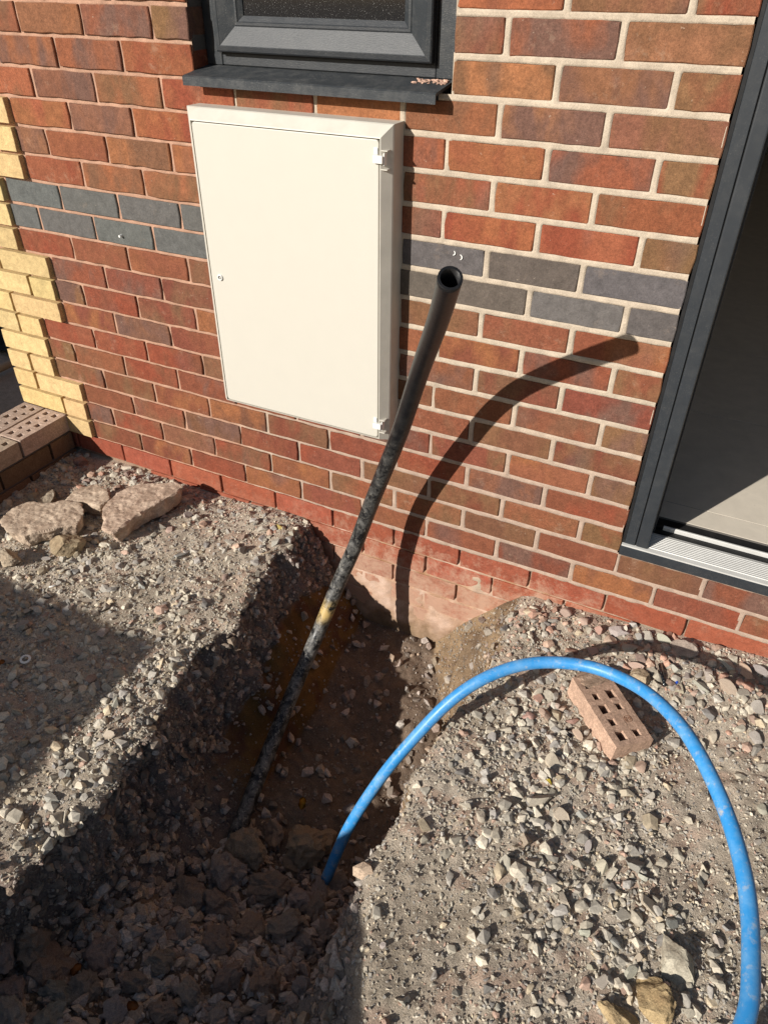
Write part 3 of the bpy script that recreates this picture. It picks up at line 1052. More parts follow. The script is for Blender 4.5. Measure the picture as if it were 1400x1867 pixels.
bx0, bx1, bz0, bz1 = -0.896, -0.333, 0.452, 1.248
dx0, dx1, dz0, dz1 = -0.868, -0.3585, 0.4665, 1.2185
bm, lp = ring_frame("body", [(bx0, bx1, bz0, bz1, 0.004), (bx0, bx1, bz0, bz1, -0.049), (bx0 + 0.002, bx1 - 0.002, bz0 + 0.002, bz1 - 0.002, -0.0525),
                             (dx0 - 0.005, dx1 + 0.005, dz0 - 0.005, dz1 + 0.005, -0.0745), (dx0 - 0.0025, dx1 + 0.0025, dz0 - 0.0025, dz1 + 0.0025, -0.0755),
                             (dx0 - 0.0025, dx1 + 0.0025, dz0 - 0.0025, dz1 + 0.0025, -0.062)], None, None)
bm.faces.new(lp[-1])
body = link("body", bm_mesh("body", bm), M['cream_dirty'], mb)
# door leaf with rounded corners
bm = bmesh.new()
bmesh.ops.create_cube(bm, size=1.0)
for v in bm.verts:
    v.co = Vector(((dx0 + dx1) / 2 + v.co.x * (dx1 - dx0), -0.0685 + v.co.y * 0.013, (dz0 + dz1) / 2 + v.co.z * (dz1 - dz0)))
ve = [e for e in bm.edges if abs(e.verts[0].co.z - e.verts[1].co.z) < 1e-6 and abs(e.verts[0].co.x - e.verts[1].co.x) < 1e-6]
bmesh.ops.bevel(bm, geom=ve, offset=0.008, segments=4, affect='EDGES', profile=0.5)
fe = [e for e in bm.edges if e.verts[0].co.y < -0.074 and e.verts[1].co.y < -0.074]
bmesh.ops.bevel(bm, geom=fe, offset=0.0016, segments=2, affect='EDGES', profile=0.5)
door = link("door", bm_mesh("door", bm), M['cream'], mb)


def ring_mesh(name, r0, r1, d, seg=24):
    bm = bmesh.new()
    L = []
    for r, y in ((r0, 0.0), (r0, -d * 0.6), (r0 - 0.001, -d), (r1 + 0.0005, -d), (r1, -d * 0.8), (r1, 0.004)):
        L.append([bm.verts.new((r * math.cos(2 * math.pi * i / seg), y, r * math.sin(2 * math.pi * i / seg))) for i in range(seg)])
    for a, b in zip(L[:-1], L[1:]):
        for i in range(seg): bm.faces.new((a[i], a[(i + 1) % seg], b[(i + 1) % seg], b[i]))
    return bm_mesh(name, bm, True)


lk = at_y(402, 506, -0.076)
link("lock", ring_mesh("lock", 0.0085, 0.0052, 0.0045), M['white'], door, Vector((lk[0], -0.075, lk[2])))
bm = bmesh.new()
bmesh.ops.create_cone(bm, segments=20, radius1=0.0053, radius2=0.0053, depth=0.002, cap_ends=True)
bmesh.ops.rotate(bm, verts=bm.verts, matrix=Matrix.Rotation(math.pi / 2, 3, 'X'))
link("lock_barrel", bm_mesh("lock_barrel", bm), M['greyplastic'], door, Vector((lk[0], -0.0752, lk[2])))
bm = bmesh.new()
bmesh.ops.create_cone(bm, segments=3, radius1=0.0028, radius2=0.0022, depth=0.003, cap_ends=True)
bmesh.ops.rotate(bm, verts=bm.verts, matrix=Matrix.Rotation(math.pi / 2, 3, 'X'))
link("lock_key", bm_mesh("lock_key", bm), M['white'], door, Vector((lk[0], -0.0765, lk[2])))
for zc in (1.180, 0.505):
    hg = empty("hinge", (dx1 + 0.004, -0.07, zc))
    adopt(hg, mb)
    box("knuckle", dx1 - 0.011, dx1 + 0.0125, -0.0835, -0.0725, zc - 0.008, zc + 0.008, M['white'], hg, 0.002, 2)
    box("leaf", dx1 + 0.0115, dx1 + 0.0145, -0.0765, -0.055, zc - 0.013, zc + 0.013, M['white'], hg, 0.0008)
    box("cup", dx1 - 0.0115, dx1 - 0.002, -0.0775, -0.0735, zc + 0.009, zc + 0.023, M['white'], hg, 0.0015, 2)
    box("rib", dx1 + 0.004, dx1 + 0.021, -0.0745, -0.058, zc + 0.016, zc + 0.0185, M['cream'], hg, 0.0006)
    box("rib", dx1 + 0.004, dx1 + 0.021, -0.0745, -0.058, zc - 0.0225, zc - 0.020, M['cream'], hg, 0.0006)

# ================================================================== WINDOW
win = empty("window", (-0.5625, 0.05, 1.30))
tag(win, "dark grey window with bevelled sash and dusty glass above the meter box", "window")
fy = 0.056
frame = box("frame_post", WIN[0] + 0.001, WIN[0] + 0.047, fy, 0.118, 1.3268, 2.42, M['frame'], win, 0.002)
box("frame_post", WIN[1] - 0.060, WIN[1] - 0.001, fy, 0.118, 1.3268, 2.42, M['frame'], win, 0.002)
box("bottom_rail", WIN[0] + 0.0475, WIN[1] - 0.0605, fy + 0.001, 0.118, 1.3275, 1.362, M['frame_dusty'], win, 0.002)
sx0, sx1, sz0, sz1 = -0.8515, -0.2885, 1.3565, 2.40
prof = [(0.0, 0.054), (0.0, 0.036), (0.003, 0.033), (0.0125, 0.0315), (0.014, 0.0325), (0.052, 0.046), (0.055, 0.0445), (0.060, 0.0445), (0.062, 0.047), (0.073, 0.054), (0.073, 0.062)]


def sash_side(side, name, mat):
    bm = bmesh.new()
    rows = []
    for u, y in prof:
        p = {'b': ((sx0 + u, y, sz0 + u), (sx1 - u, y, sz0 + u)), 'l': ((sx0 + u, y, sz0 + u), (sx0 + u, y, sz1)),
             'r': ((sx1 - u, y, sz0 + u), (sx1 - u, y, sz1))}[side]
        rows.append([bm.verts.new(q) for q in p])
    for a, b in zip(rows[:-1], rows[1:]):
        bm.faces.new((a[0], a[1], b[1], b[0]))
    me = bm_mesh(name, bm)
    return link(name, me, M[mat], win)


sash_side('b', "sash_rail", 'frame_dusty')
sash_side('l', "sash_stile", 'frame')
sash_side('r', "sash_stile", 'frame')
box("glass_pane", sx0 + 0.066, sx1 - 0.066, 0.0565, 0.0605, sz0 + 0.066, 2.40, M['glass'], win, 0)
box("gasket", sx0 - 0.004, sx1 + 0.004, 0.0505, 0.0555, sz0 - 0.004, sz0 - 0.0005, M['black'], win, 0)
box("gasket", sx1 + 0.0005, sx1 + 0.005, 0.0490, 0.0555, sz0 - 0.0045, 2.40, M['black'], win, 0)
sill = extrude_x("window_sill", [(0.060, 1.3265), (-0.041, 1.3115), (-0.0455, 1.3085), (-0.0455, 1.2905), (-0.0415, 1.2905), (-0.0415, 1.3050), (0.060, 1.3190)],
                 -0.9015, -0.2415, M['sill_dusty'], win)
box("drip_web", -0.9005, -0.244, -0.024, -0.021, 1.296, 1.3075, M['frame'], win, 0)
# crumbs of mortar in the sill corner
cr = [rock_proto(ICO1, 6, (0.6, 0.9), (1, 0.7, 0.45), 0.05) for _ in range(4)]
n = 60
P = np.c_[-0.252 - 0.07 * rng.random(n) ** 2.2, 0.046 - 0.03 * rng.random(n), np.full(n, 1.3245)]
P[:, 2] = 1.3265 - (0.060 - P[:, 1]) * 0.1485 + 0.001
o = scatter_mesh("mortar_crumbs", cr, P, frames_from_normals(np.tile([0, 0, 1.0], (n, 1)), 0.3), 0.002 + 0.005 * rng.random(n),
                 np.array([0.5, 0.32, 0.24]) * rng.uniform(0.8, 1.2, (n, 1)), M['gravel'])
tag(o, "pinkish mortar crumbs in the corner of the window sill", "mortar", kind="stuff")

# ================================================================== DOOR
dr = empty("door_frame", (0.37, 0.04, 0.25))
tag(dr, "dark grey aluminium door frame with open doorway and silver threshold", "door frame")
box("seal_strip", DOORX + 0.0045, DOORX + 0.012, 0.004, 0.08, 0.2615, 2.45, M['black'], dr, 0)
box("jamb", DOORX + 0.0125, DOORX + 0.0385, 0.0015, 0.085, 0.2865, 2.45, M['frame_alu'], dr, 0.001)
box("jamb_groove", DOORX + 0.0386, DOORX + 0.0410, 0.0060, 0.085, 0.2865, 2.45, M['black'], dr, 0)
box("jamb", DOORX + 0.0411, DOORX + 0.0715, 0.0005, 0.085, 0.2865, 2.45, M['frame_alu'], dr, 0.003, 2)
box("inner_jamb", DOORX + 0.0500, DOORX + 0.0760, 0.0855, 0.135, 0.2865, 2.45, M['frame_alu'], dr, 0.001)
th = extrude_x("sill_base", [(0.30, 0.2515), (0.004, 0.2515), (-0.0075, 0.2525), (-0.0085, 0.2780), (-0.005, 0.2800), (0.30, 0.2800)], DOORX + 0.0045, 2.2, M['frame_alu'], dr)
tp = [(-0.004, 0.2803), (-0.004, 0.2845), (0.008, 0.2866)]
for i in range(9):
    y0 = 0.010 + i * 0.0075
    tp += [(y0, 0.2866), (y0 + 0.001, 0.2885), (y0 + 0.0052, 0.2885), (y0 + 0.0062, 0.2866)]
tp += [(0.083, 0.2866), (0.083, 0.2803)]
extrude_x("threshold", tp, DOORX + 0.006, 2.2, M['alu'], dr)
extrude_x("track_channel", [(0.0835, 0.2803), (0.0835, 0.2875), (0.105, 0.2875), (0.105, 0.2803)], DOORX + 0.0765, 2.2, M['black'], dr)
extrude_x("track_rail", [(0.1055, 0.2803), (0.1055, 0.2975), (0.1075, 0.2995), (0.1115, 0.2995), (0.1135, 0.2975), (0.1135, 0.2803)], DOORX + 0.095, 2.2, M['alu'], dr)
extrude_x("inner_sill", [(0.1137, 0.2803), (0.1137, 0.2935), (0.150, 0.2935), (0.150, 0.2803)], DOORX + 0.0765, 2.2, M['black'], dr)

# ------------------------------------------------------------------ room behind the door
o = box("room_floor", 0.05, 4.0, 0.151, 6.0, 0.20, 0.2988, M['grout'], None, 0)
tag(o, kind="structure")
tm = None
for iy in range(11):
    for ix in range(4):
        xa = 0.13 + ix * 0.9; xb = xa + 0.897
        ya = 0.1515 if iy == 0 else 0.232 + (iy - 1) * 0.6 + 0.003
        yb = 0.232 if iy == 0 else min(ya + 0.597, 5.99)
        t_ = box("tile", xa, xb, ya, yb, 0.289, 0.300, M['tile'], o, 0)
for nm, a in (("room_wall", (0.02, 0.05, 0.31, 6.0, 0.2, 2.7)), ("room_wall", (4.0, 4.05, 0.3, 6.0, 0.2, 2.7)), ("room_wall", (0.02, 4.05, 6.0, 6.05, 0.2, 2.7)),
              ("ceiling", (-1.95, 4.1, 0.0, 6.1, 2.7, 2.76)), ("room_wall", (2.2, 4.1, 0.1, 0.29, -0.2, 2.69)), ("room_wall", (0.326, 2.19, 0.1, 0.29, 2.46, 2.69)),
              ("room_wall", (-1.9, 0.015, 1.6, 1.65, 0.2, 2.69))):
    tag(box(nm, *a, M['plaster'], None, 0), kind="structure")

# ================================================================== PIPES
def tube(name, pts, radius, mat, seg=22, inner=None, cap_start=True):
    pts = [Vector(p) for p in pts]
    dense = []
    n = len(pts)
    for i in range(n - 1):
        p0 = pts[max(i - 1, 0)]; p1 = pts[i]; p2 = pts[i + 1]; p3 = pts[min(i + 2, n - 1)]
        for j in range(10):
            t = j / 10
            dense.append(0.5 * ((2 * p1) + (-p0 + p2) * t + (2 * p0 - 5 * p1 + 4 * p2 - p3) * t * t + (-p0 + 3 * p1 - 3 * p2 + p3) * t ** 3))
    dense.append(pts[-1])
    for _ in range(12):
        dense = [dense[0]] + [(dense[i - 1] + dense[i] * 2 + dense[i + 1]) / 4 for i in range(1, len(dense) - 1)] + [dense[-1]]
    bm = bmesh.new()
    up = Vector((0.3, 0.9, 0.2))
    loops = []
    tang = []
    for i, p in enumerate(dense):
        tg = (dense[min(i + 1, len(dense) - 1)] - dense[max(i - 1, 0)]).normalized()
        tang.append(tg)
        a = up - tg * up.dot(tg); a.normalize(); up = a
        b = tg.cross(a)
        loops.append([bm.verts.new(p + (a * math.cos(2 * math.pi * k / seg) + b * math.sin(2 * math.pi * k / seg)) * radius) for k in range(seg)])
    for a, b in zip(loops[:-1], loops[1:]):
        for k in range(seg): bm.faces.new((a[k], a[(k + 1) % seg], b[(k + 1) % seg], b[k])).smooth = True
    bm.faces.new(loops[0])
    if inner:
        end = loops[-1]
        c = dense[-1]; tg = tang[-1]
        prev = end
        for r, d in ((inner, 0.0), (inner, -0.10), (inner * 0.2, -0.28)):
            ring = [bm.verts.new(c + (v.co - c).normalized() * r + tg * d) for v in end]
            for k in range(seg): bm.faces.new((prev[k], prev[(k + 1) % seg], ring[(k + 1) % seg], ring[k])).smooth = d < 0
            prev = ring
        bm.faces.new(prev)
    else:
        bm.faces.new(loops[-1])
    return link(name, bm_mesh(name, bm), mat)


bp = [(-0.36, -1.10, -0.47), (-0.385, -0.97, -0.445), (-0.405, -0.855, -0.41), (-0.437, -0.628, -0.332), (-0.452, -0.458, -0.252), (-0.452, -0.325, -0.165), (-0.438, -0.274, -0.089), (-0.414, -0.214, 0.026),
      (-0.377, -0.178, 0.150), (-0.339, -0.166, 0.285), (-0.288, -0.180, 0.429), (-0.230, -0.208, 0.584), (-0.186, -0.243, 0.712), (-0.139, -0.297, 0.830), (-0.068, -0.399, 0.976), (-0.011, -0.500, 1.096)]
o = tube("black_duct", bp, 0.022, M['blackpipe'], 28, inner=0.0175)
tag(o, "black plastic service duct rising from the trench, open end up, scuffed with clay", "pipe")

bl = [(590, 1612, 1945), (612, 1560, 1915), (640, 1500, 1885), (700, 1410, 1830), (760, 1340, 1795), (815, 1283, 1770), (870, 1243, 1755), (935, 1216, 1752), (1000, 1207, 1745), (1080, 1216, 1712),
      (1150, 1245, 1650), (1200, 1280, 1578), (1250, 1335, 1490), (1295, 1415, 1415), (1330, 1500, 1355), (1355, 1590, 1290), (1366, 1670, 1238), (1368, 1760, 1180), (1358, 1867, 1115)]
pts = [at_d(x, y, d / 1000) for x, y, d in bl]
s = pts[0]; e = pts[-1]
pts = [s + np.array([-0.05, -0.06, -0.14])] + pts + [e + np.array([-0.05, -0.14, -0.02]), e + np.array([-0.16, -0.30, -0.08]), e + np.array([-0.33, -0.42, -0.17]), e + np.array([-0.50, -0.47, -0.245])]
o = tube("blue_water_pipe", pts, 0.0148, M['bluepipe'], 24)
tag(o, "bright blue plastic water pipe looping out of the trench over the gravel", "pipe")

# ================================================================== PERFORATED BRICKS
def perforated_mesh(name, w=0.1025, l=0.215, h=0.065, stamp=False, skip=(), bigs=None):
    """bed face up, two rows of square perforations alternately large and small"""
    bm = bmesh.new()
    holes = []
    for r, xc in enumerate((w * 0.29, w * 0.71)):
        for i in range(5):
            if (r, i) in skip: continue
            big = i % 2 == 0 if (r == 0 or bigs is None) else i in bigs
            s_ = (0.0102 if big else 0.0076) * (1.15 if bigs else 1.0)
            holes.append((xc - s_, xc + s_, l * (0.13 + 0.185 * i) - s_ * 1.15, l * (0.13 + 0.185 * i) + s_ * 1.15))
    xs = sorted({0.0, w} | {round(v, 5) for hh in holes for v in hh[:2]})
    ys = sorted({0.0, l} | {round(v, 5) for hh in holes for v in hh[2:]})
    vt = {}

    def v(x, y, z):
        k = (round(x, 5), round(y, 5), round(z, 5))
        if k not in vt: vt[k] = bm.verts.new((x - w / 2, y - l / 2, z))
        return vt[k]
    for i in range(len(xs) - 1):
        for j in range(len(ys) - 1):
            cx, cy = (xs[i] + xs[i + 1]) / 2, (ys[j] + ys[j + 1]) / 2
            if any(a < cx < b and c < cy < d for a, b, c, d in holes): continue
            bm.faces.new((v(xs[i], ys[j], h), v(xs[i + 1], ys[j], h), v(xs[i + 1], ys[j + 1], h), v(xs[i], ys[j + 1], h)))
    for a, b, c, d in holes:
        xa = [x for x in xs if a - 1e-5 <= x <= b + 1e-5]; ya = [y for y in ys if c - 1e-5 <= y <= d + 1e-5]
        rim = [(x, ya[0]) for x in xa] + [(xa[-1], y) for y in ya[1:]] + [(x, ya[-1]) for x in xa[::-1][1:]] + [(xa[0], y) for y in ya[::-1][1:-1]]
        for p, q in zip(rim, rim[1:] + rim[:1]):
            bm.faces.new((v(*p, h), v(*p, 0.004), v(*q, 0.004), v(*q, h)))
        bm.faces.new([v(*p, 0.004) for p in rim])
    rim = [(x, 0.0) for x in xs] + [(w, y) for y in ys[1:]] + [(x, l) for x in xs[::-1][1:]] + [(0.0, y) for y in ys[::-1][1:-1]]
    for p, q in zip(rim, rim[1:] + rim[:1]):
        bm.faces.new((v(*p, 0), v(*q, 0), v(*q, h), v(*p, h)))
    bm.faces.new([v(*p, 0) for p in rim])
    ed = [e_ for e_ in bm.edges if all(abs(abs(q.co.x) - w / 2) < 1e-5 or abs(abs(q.co.y) - l / 2) < 1e-5 for q in e_.verts)
          and not all(0.001 < q.co.z < h - 0.001 for q in e_.verts) and len(e_.link_faces) == 2 and e_.calc_face_angle(0) > 1.0]
    bmesh.ops.bevel(bm, geom=ed, offset=0.0016, segments=1, affect='EDGES')
    for q in bm.verts:
        q.co += Vector((random.uniform(-1, 1), random.uniform(-1, 1), random.uniform(-1, 1))) * 0.0006
    return bm_mesh(name, bm)


low = empty("low_wall", (-1.80, -0.45, -0.1))
tag(low, "low unfinished wall of brown perforated bricks running out from the quoins", "wall")
pm = [perforated_mesh("brick") for _ in range(3)]
for m_ in pm: m_.materials.append(M['brown'])
for cse in range(4):
    z0 = 0.110 - 0.075 * cse
    off = 0 if cse % 2 == 0 else 0.1125
    for leaf in (0, 1):
        xc = -1.7435 - leaf * 0.1125
        for i in range(0 if cse % 2 == 0 else -1, 4):
            ya, yb = -0.012 - off - i * 0.225 - 0.215, -0.012 - off - i * 0.225
            yb = min(yb, -0.012)
            if yb - ya < 0.05: continue
            o = bpy.data.objects.new("brick", random.choice(pm))
            COL.objects.link(o)
            o.location = (xc, (ya + yb) / 2, z0)
            o.scale = (1, (yb - ya) / 0.215, 1)
            o.rotation_euler = (0, 0, random.gauss(0, 0.006) + (math.pi if random.random() < 0.5 else 0))
            adopt(o, low)
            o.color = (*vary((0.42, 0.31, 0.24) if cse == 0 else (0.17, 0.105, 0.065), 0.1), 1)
for cse in range(3):
    z1 = 0.110 - 0.075 * cse - 0.0003
    box("bed_mortar", -1.902, -1.697, -0.905, -0.014, z1 - 0.0094, z1, M['grout'], low, 0)

lb = bpy.data.objects.new("loose_brick", perforated_mesh("loose_brick", skip=((1, 1), (1, 4)), bigs=(3,)))
lb.data.materials.append(M['brown'])
COL.objects.link(lb)
ax = np.array([0.7276, 0.680]); ay = np.array([-0.680, 0.7323])
cen = np.array([0.316, -0.3144]) + ax * 0.05125 - ay * 0.1075
lb.location = (cen[0], cen[1], -0.0135)
lb.rotation_euler = (0.03, 0.088, math.radians(43.0))
lb.color = (0.43, 0.285, 0.205, 1)
tag(lb, "loose perforated orange-brown brick lying on the gravel under the blue pipe", "brick")
# stamped maker's mark in the bed face
bm = bmesh.new()


def stroke(bm, p, q, wd=0.0011, z=0.0655, h=0.0009):
    p, q = Vector((*p, z)), Vector((*q, z))
    d = (q - p).normalized(); s_ = Vector((-d.y, d.x, 0)) * wd / 2
    lo = [bm.verts.new(c) for c in (p - s_, p + s_, q + s_, q - s_)]
    hi = [bm.verts.new(c.co + Vector((0, 0, h))) for c in lo]
    bm.faces.new(hi)
    for i in range(4): bm.faces.new((lo[i], lo[(i + 1) % 4], hi[(i + 1) % 4], hi[i]))


sq = [(-0.0085, -0.0085), (0.0085, -0.0085), (0.0085, 0.0085), (-0.0085, 0.0085)]
oc = []
for i in range(4):
    p, q = Vector(sq[i]), Vector(sq[(i + 1) % 4])
    oc += [p + (q - p) * 0.18, p + (q - p) * 0.82]
for i in range(8): stroke(bm, oc[i], oc[(i + 1) % 8])
for p, q in (((-0.005, -0.005), (-0.005, 0.005)), ((-0.005, 0.005), (0.0, 0.0)), ((0.0, 0.0), (0.005, 0.005)), ((0.005, 0.005), (0.005, -0.005)), ((-0.005, -0.005), (0.002, -0.003))):
    stroke(bm, p, q, 0.001)
st = bpy.data.objects.new("stamp", bm_mesh("stamp", bm)); st.data.materials.append(M['brown']); COL.objects.link(st)
st.parent = lb
st.location = (0.1025 * 0.21, 0.215 * (0.13 + 0.185 * 1 - 0.5), 0)
st.color = (0.30, 0.17, 0.11, 1)
# cake of old mortar stuck on the far end
V, F = ICO3
V = V * np.array([0.050, 0.026, 0.010]) * (1 + 0.25 * fbm(V, 0.45, 3, 91))[:, None]
mk = bpy.data.objects.new("mortar_cake", mesh_np("mortar_cake", V, F, None, False)); mk.data.materials.append(M['concrete']); COL.objects.link(mk)
mk.parent = lb; mk.location = (0.004, 0.094, 0.062); mk.color = (0.42, 0.31, 0.23, 1)

# ================================================================== CONCRETE LUMPS, STONES, CLODS
def slab_lump(name, outline, ztop, thick, label, col, tilt=(0, 0), voxel=0.0055, amp=0.004, seed=0, low=0.85):
    pts = [at_z(px, py, ztop) for px, py in outline]
    c = np.mean(pts, 0)
    bm = bmesh.new()
    up = [bm.verts.new((p[0] - c[0], p[1] - c[1], (p[0] - c[0]) * tilt[0] + (p[1] - c[1]) * tilt[1] + thick)) for p in pts]
    dn = [bm.verts.new(((p[0] - c[0]) * low, (p[1] - c[1]) * low, (p[0] - c[0]) * tilt[0] + (p[1] - c[1]) * tilt[1])) for p in pts]
    n = len(pts)
    bm.faces.new(up); bm.faces.new(dn[::-1])
    for i in range(n): bm.faces.new((up[i], dn[i], dn[(i + 1) % n], up[(i + 1) % n]))
    me = bm_mesh(name, bm)
    o = bpy.data.objects.new(name, me)
    COL.objects.link(o)
    md = o.modifiers.new("r", 'REMESH'); md.mode = 'VOXEL'; md.voxel_size = voxel
    dg = bpy.context.evaluated_depsgraph_get()
    m2 = bpy.data.meshes.new_from_object(o.evaluated_get(dg))
    o.modifiers.clear()
    o.data = m2
    nv = len(m2.vertices)
    V = np.empty(nv * 3, np.float32); m2.vertices.foreach_get("co", V); V = V.reshape(-1, 3).astype(float)
    N = np.empty(nv * 3, np.float32); m2.vertices.foreach_get("normal", N); N = N.reshape(-1, 3)
    side = 1 - np.abs(N[:, 2])
    d = amp * fbm(V, 0.05, 2, 100 + seed) * (0.35 + 2.0 * side) + 0.0019 * fbm(V, 0.013, 2, 120 + seed) - 0.004 * np.clip(fbm(V, 0.02, 2, 140 + seed) - 0.55, 0, 1)
    V = V + N * d[:, None]
    m2.vertices.foreach_set("co", V.astype(np.float32).ravel())
    m2.update()
    m2.materials.clear(); m2.materials.append(M['concrete'])
    o.location = (c[0], c[1], ztop - thick)
    o.color = (*col, 1)
    tag(o, label, "rubble")
    return o


S1 = lambda pts: [(x / 3.5, 600 + y / 3.5) for x, y in pts]
slab_lump("concrete_slab", S1([(648, 1150), (680, 1090), (740, 1040), (890, 985), (1020, 988), (1120, 985), (1188, 1015), (1060, 1090), (880, 1175), (790, 1235), (715, 1285), (660, 1250)]),
          0.078, 0.062, "largest pinkish broken concrete slab beside the brick wall", (0.52, 0.395, 0.30), (0.02, 0.06), seed=1)
slab_lump("concrete_slab", S1([(0, 1215), (70, 1150), (180, 1108), (290, 1112), (400, 1100), (520, 1105), (545, 1180), (500, 1245), (380, 1262), (250, 1285), (150, 1318), (30, 1275)]),
          0.062, 0.05, "flat broken concrete slab with a rounded lobe in front of the low wall", (0.52, 0.41, 0.31), (-0.02, 0.05), seed=2)
slab_lump("concrete_slab", S1([(405, 1085), (440, 1050), (520, 1003), (620, 985), (672, 1015), (705, 1085), (640, 1125), (540, 1095), (470, 1100)]),
          0.066, 0.05, "small concrete slab wedged between the two larger slabs", (0.51, 0.40, 0.30), (0.0, 0.05), seed=3)


def lump(name, px, py, dims, label, col, cat, mat='concrete', seed=0, rot=0.0, sink=0.5, group=None, ncut=7, rough=0.14, icos=ICO4, detail=0.05):
    V, F = rock_proto(icos, ncut, (0.35, 0.8), (1, 1, 1), 0)
    V = V * (1 + rough * fbm(V, 0.55, 4, 200 + seed) + detail * fbm(V, 0.13, 3, 300 + seed))[:, None]
    V = V * np.array(dims)
    me = mesh_np(name, V, F, None, False)
    me.materials.append(M[mat])
    p, nn = on_ground(px, py)
    o = bpy.data.objects.new(name, me)
    COL.objects.link(o)
    o.location = (p[0], p[1], p[2] + dims[2] * sink)
    o.rotation_euler = (random.uniform(-0.3, 0.3), random.uniform(-0.3, 0.3), rot)
    o.color = (*col, 1)
    tag(o, label, cat, group)
    return o


lump("concrete_lump", 120, 995, (0.068, 0.055, 0.048), "knobbly yellowish concrete lump in front of the flat slab", (0.36, 0.28, 0.18), "rubble", seed=1, sink=0.55)
lump("concrete_lump", 90, 912, (0.040, 0.034, 0.034), "small rough concrete lump behind the flat slab", (0.34, 0.28, 0.21), "rubble", seed=2, sink=0.5)
lump("concrete_lump", 18, 1020, (0.048, 0.036, 0.032), "pale rounded concrete lump near the shadow edge", (0.46, 0.38, 0.28), "rubble", seed=3, sink=0.5)
lump("round_stone", 149, 845, (0.026, 0.024, 0.022), "round reddish stone at the foot of the low brown wall", (0.28, 0.17, 0.14), "stone", mat='stone', seed=4, sink=0.7, ncut=3, rough=0.05, icos=ICO3)
lump("boulder", 1245, 1755, (0.038, 0.050, 0.034), "big pale limestone boulder inside the blue pipe loop", (0.40, 0.36, 0.28), "stone", mat='stone', seed=5, sink=0.35, rot=0.4, rough=0.05, ncut=10)
lump("clay_lump", 1185, 1818, (0.046, 0.040, 0.020), "flat yellow-brown clay lump beside the limestone boulder", (0.42, 0.31, 0.17), "clay lump", mat='clod', seed=6, sink=0.3, rot=0.3)
lump("clay_lump", 1130, 1862, (0.042, 0.034, 0.018), "yellow clay lump crumbling at the edge of the gravel", (0.40, 0.30, 0.17), "clay lump", mat='clod', seed=7, sink=0.3)
lump("buff_stone", 1168, 1243, (0.030, 0.040, 0.026), "long buff stone behind the loose brick", (0.40, 0.32, 0.22), "stone", mat='stone', seed=8, sink=0.4, rot=0.5, rough=0.06)
lump("mortar_slab", 1240, 1184, (0.050, 0.030, 0.018), "flat grey mortar slab at the wall foot in the pipe's shadow", (0.36, 0.30, 0.25), "rubble", seed=9, sink=0.5, rot=0.2, rough=0.06)

BIGM = []
for V, F in BIG:
    me = mesh_np("stone", V, F, None, False)
    me.materials.append(M['stone'])
    BIGM.append(me)

GREY = [(0.48, 0.44, 0.37), (0.43, 0.40, 0.35), (0.52, 0.48, 0.40), (0.38, 0.36, 0.33), (0.52, 0.46, 0.36)]
PINK = [(0.50, 0.33, 0.26), (0.47, 0.36, 0.29), (0.52, 0.38, 0.30)]


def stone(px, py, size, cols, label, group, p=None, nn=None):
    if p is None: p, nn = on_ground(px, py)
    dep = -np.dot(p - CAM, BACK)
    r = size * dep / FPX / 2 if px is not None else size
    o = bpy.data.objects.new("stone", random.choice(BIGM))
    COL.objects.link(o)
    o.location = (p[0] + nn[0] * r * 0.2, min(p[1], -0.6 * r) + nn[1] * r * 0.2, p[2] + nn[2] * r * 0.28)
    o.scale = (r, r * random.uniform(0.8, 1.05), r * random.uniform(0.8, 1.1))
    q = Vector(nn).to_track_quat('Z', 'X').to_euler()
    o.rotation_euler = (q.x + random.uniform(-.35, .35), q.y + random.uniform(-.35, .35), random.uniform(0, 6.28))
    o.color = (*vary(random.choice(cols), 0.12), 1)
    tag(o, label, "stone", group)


LP = "grey limestone piece lying on the gravel inside the blue pipe loop"
for x, y, s_ in ((985, 1455, 46), (1010, 1443, 36), (957, 1527, 42), (922, 1572, 32), (972, 1570, 32), (1010, 1595, 26), (982, 1617, 34), (950, 1650, 38), (1030, 1647, 44), (1152, 1572, 44), (1095, 1580, 34),
                 (1190, 1650, 44), (1140, 1662, 36), (1227, 1685, 34), (1147, 1772, 38), (1122, 1792, 34), (1092, 1790, 36), (1307, 1705, 36), (1282, 1575, 28), (1025, 1825, 28), (1012, 1385, 36), (1000, 1407, 32),
                 (1107, 1407, 30), (1145, 1440, 32), (872, 1385, 26), (845, 1465, 28), (882, 1482, 26), (1012, 1487, 46), (900, 1340, 22), (1060, 1480, 28), (1075, 1540, 28), (1040, 1560, 24), (1000, 1540, 24),
                 (930, 1610, 24), (1065, 1700, 30), (1100, 1720, 32), (1130, 1720, 30), (1160, 1740, 28), (1080, 1760, 26), (1180, 1600, 26), (990, 1500, 26), (1180, 1450, 26), (1210, 1500, 24), (1000, 1690, 24), (1050, 1620, 24)):
    stone(x, y, s_, GREY, LP, "grey stones inside the pipe loop")
NS = "single grey stone lying alone on the bare fines beside the trench edge"
for x, y, s_ in ((737, 1817, 30), (867, 1715, 22), (910, 1832, 18), (780, 1700, 14), (850, 1620, 14), (700, 1720, 15)):
    stone(x, y, s_, GREY, NS, "stones on the bare fines")
WS = "pinkish or grey hardcore piece heaped along the foot of the brick wall"
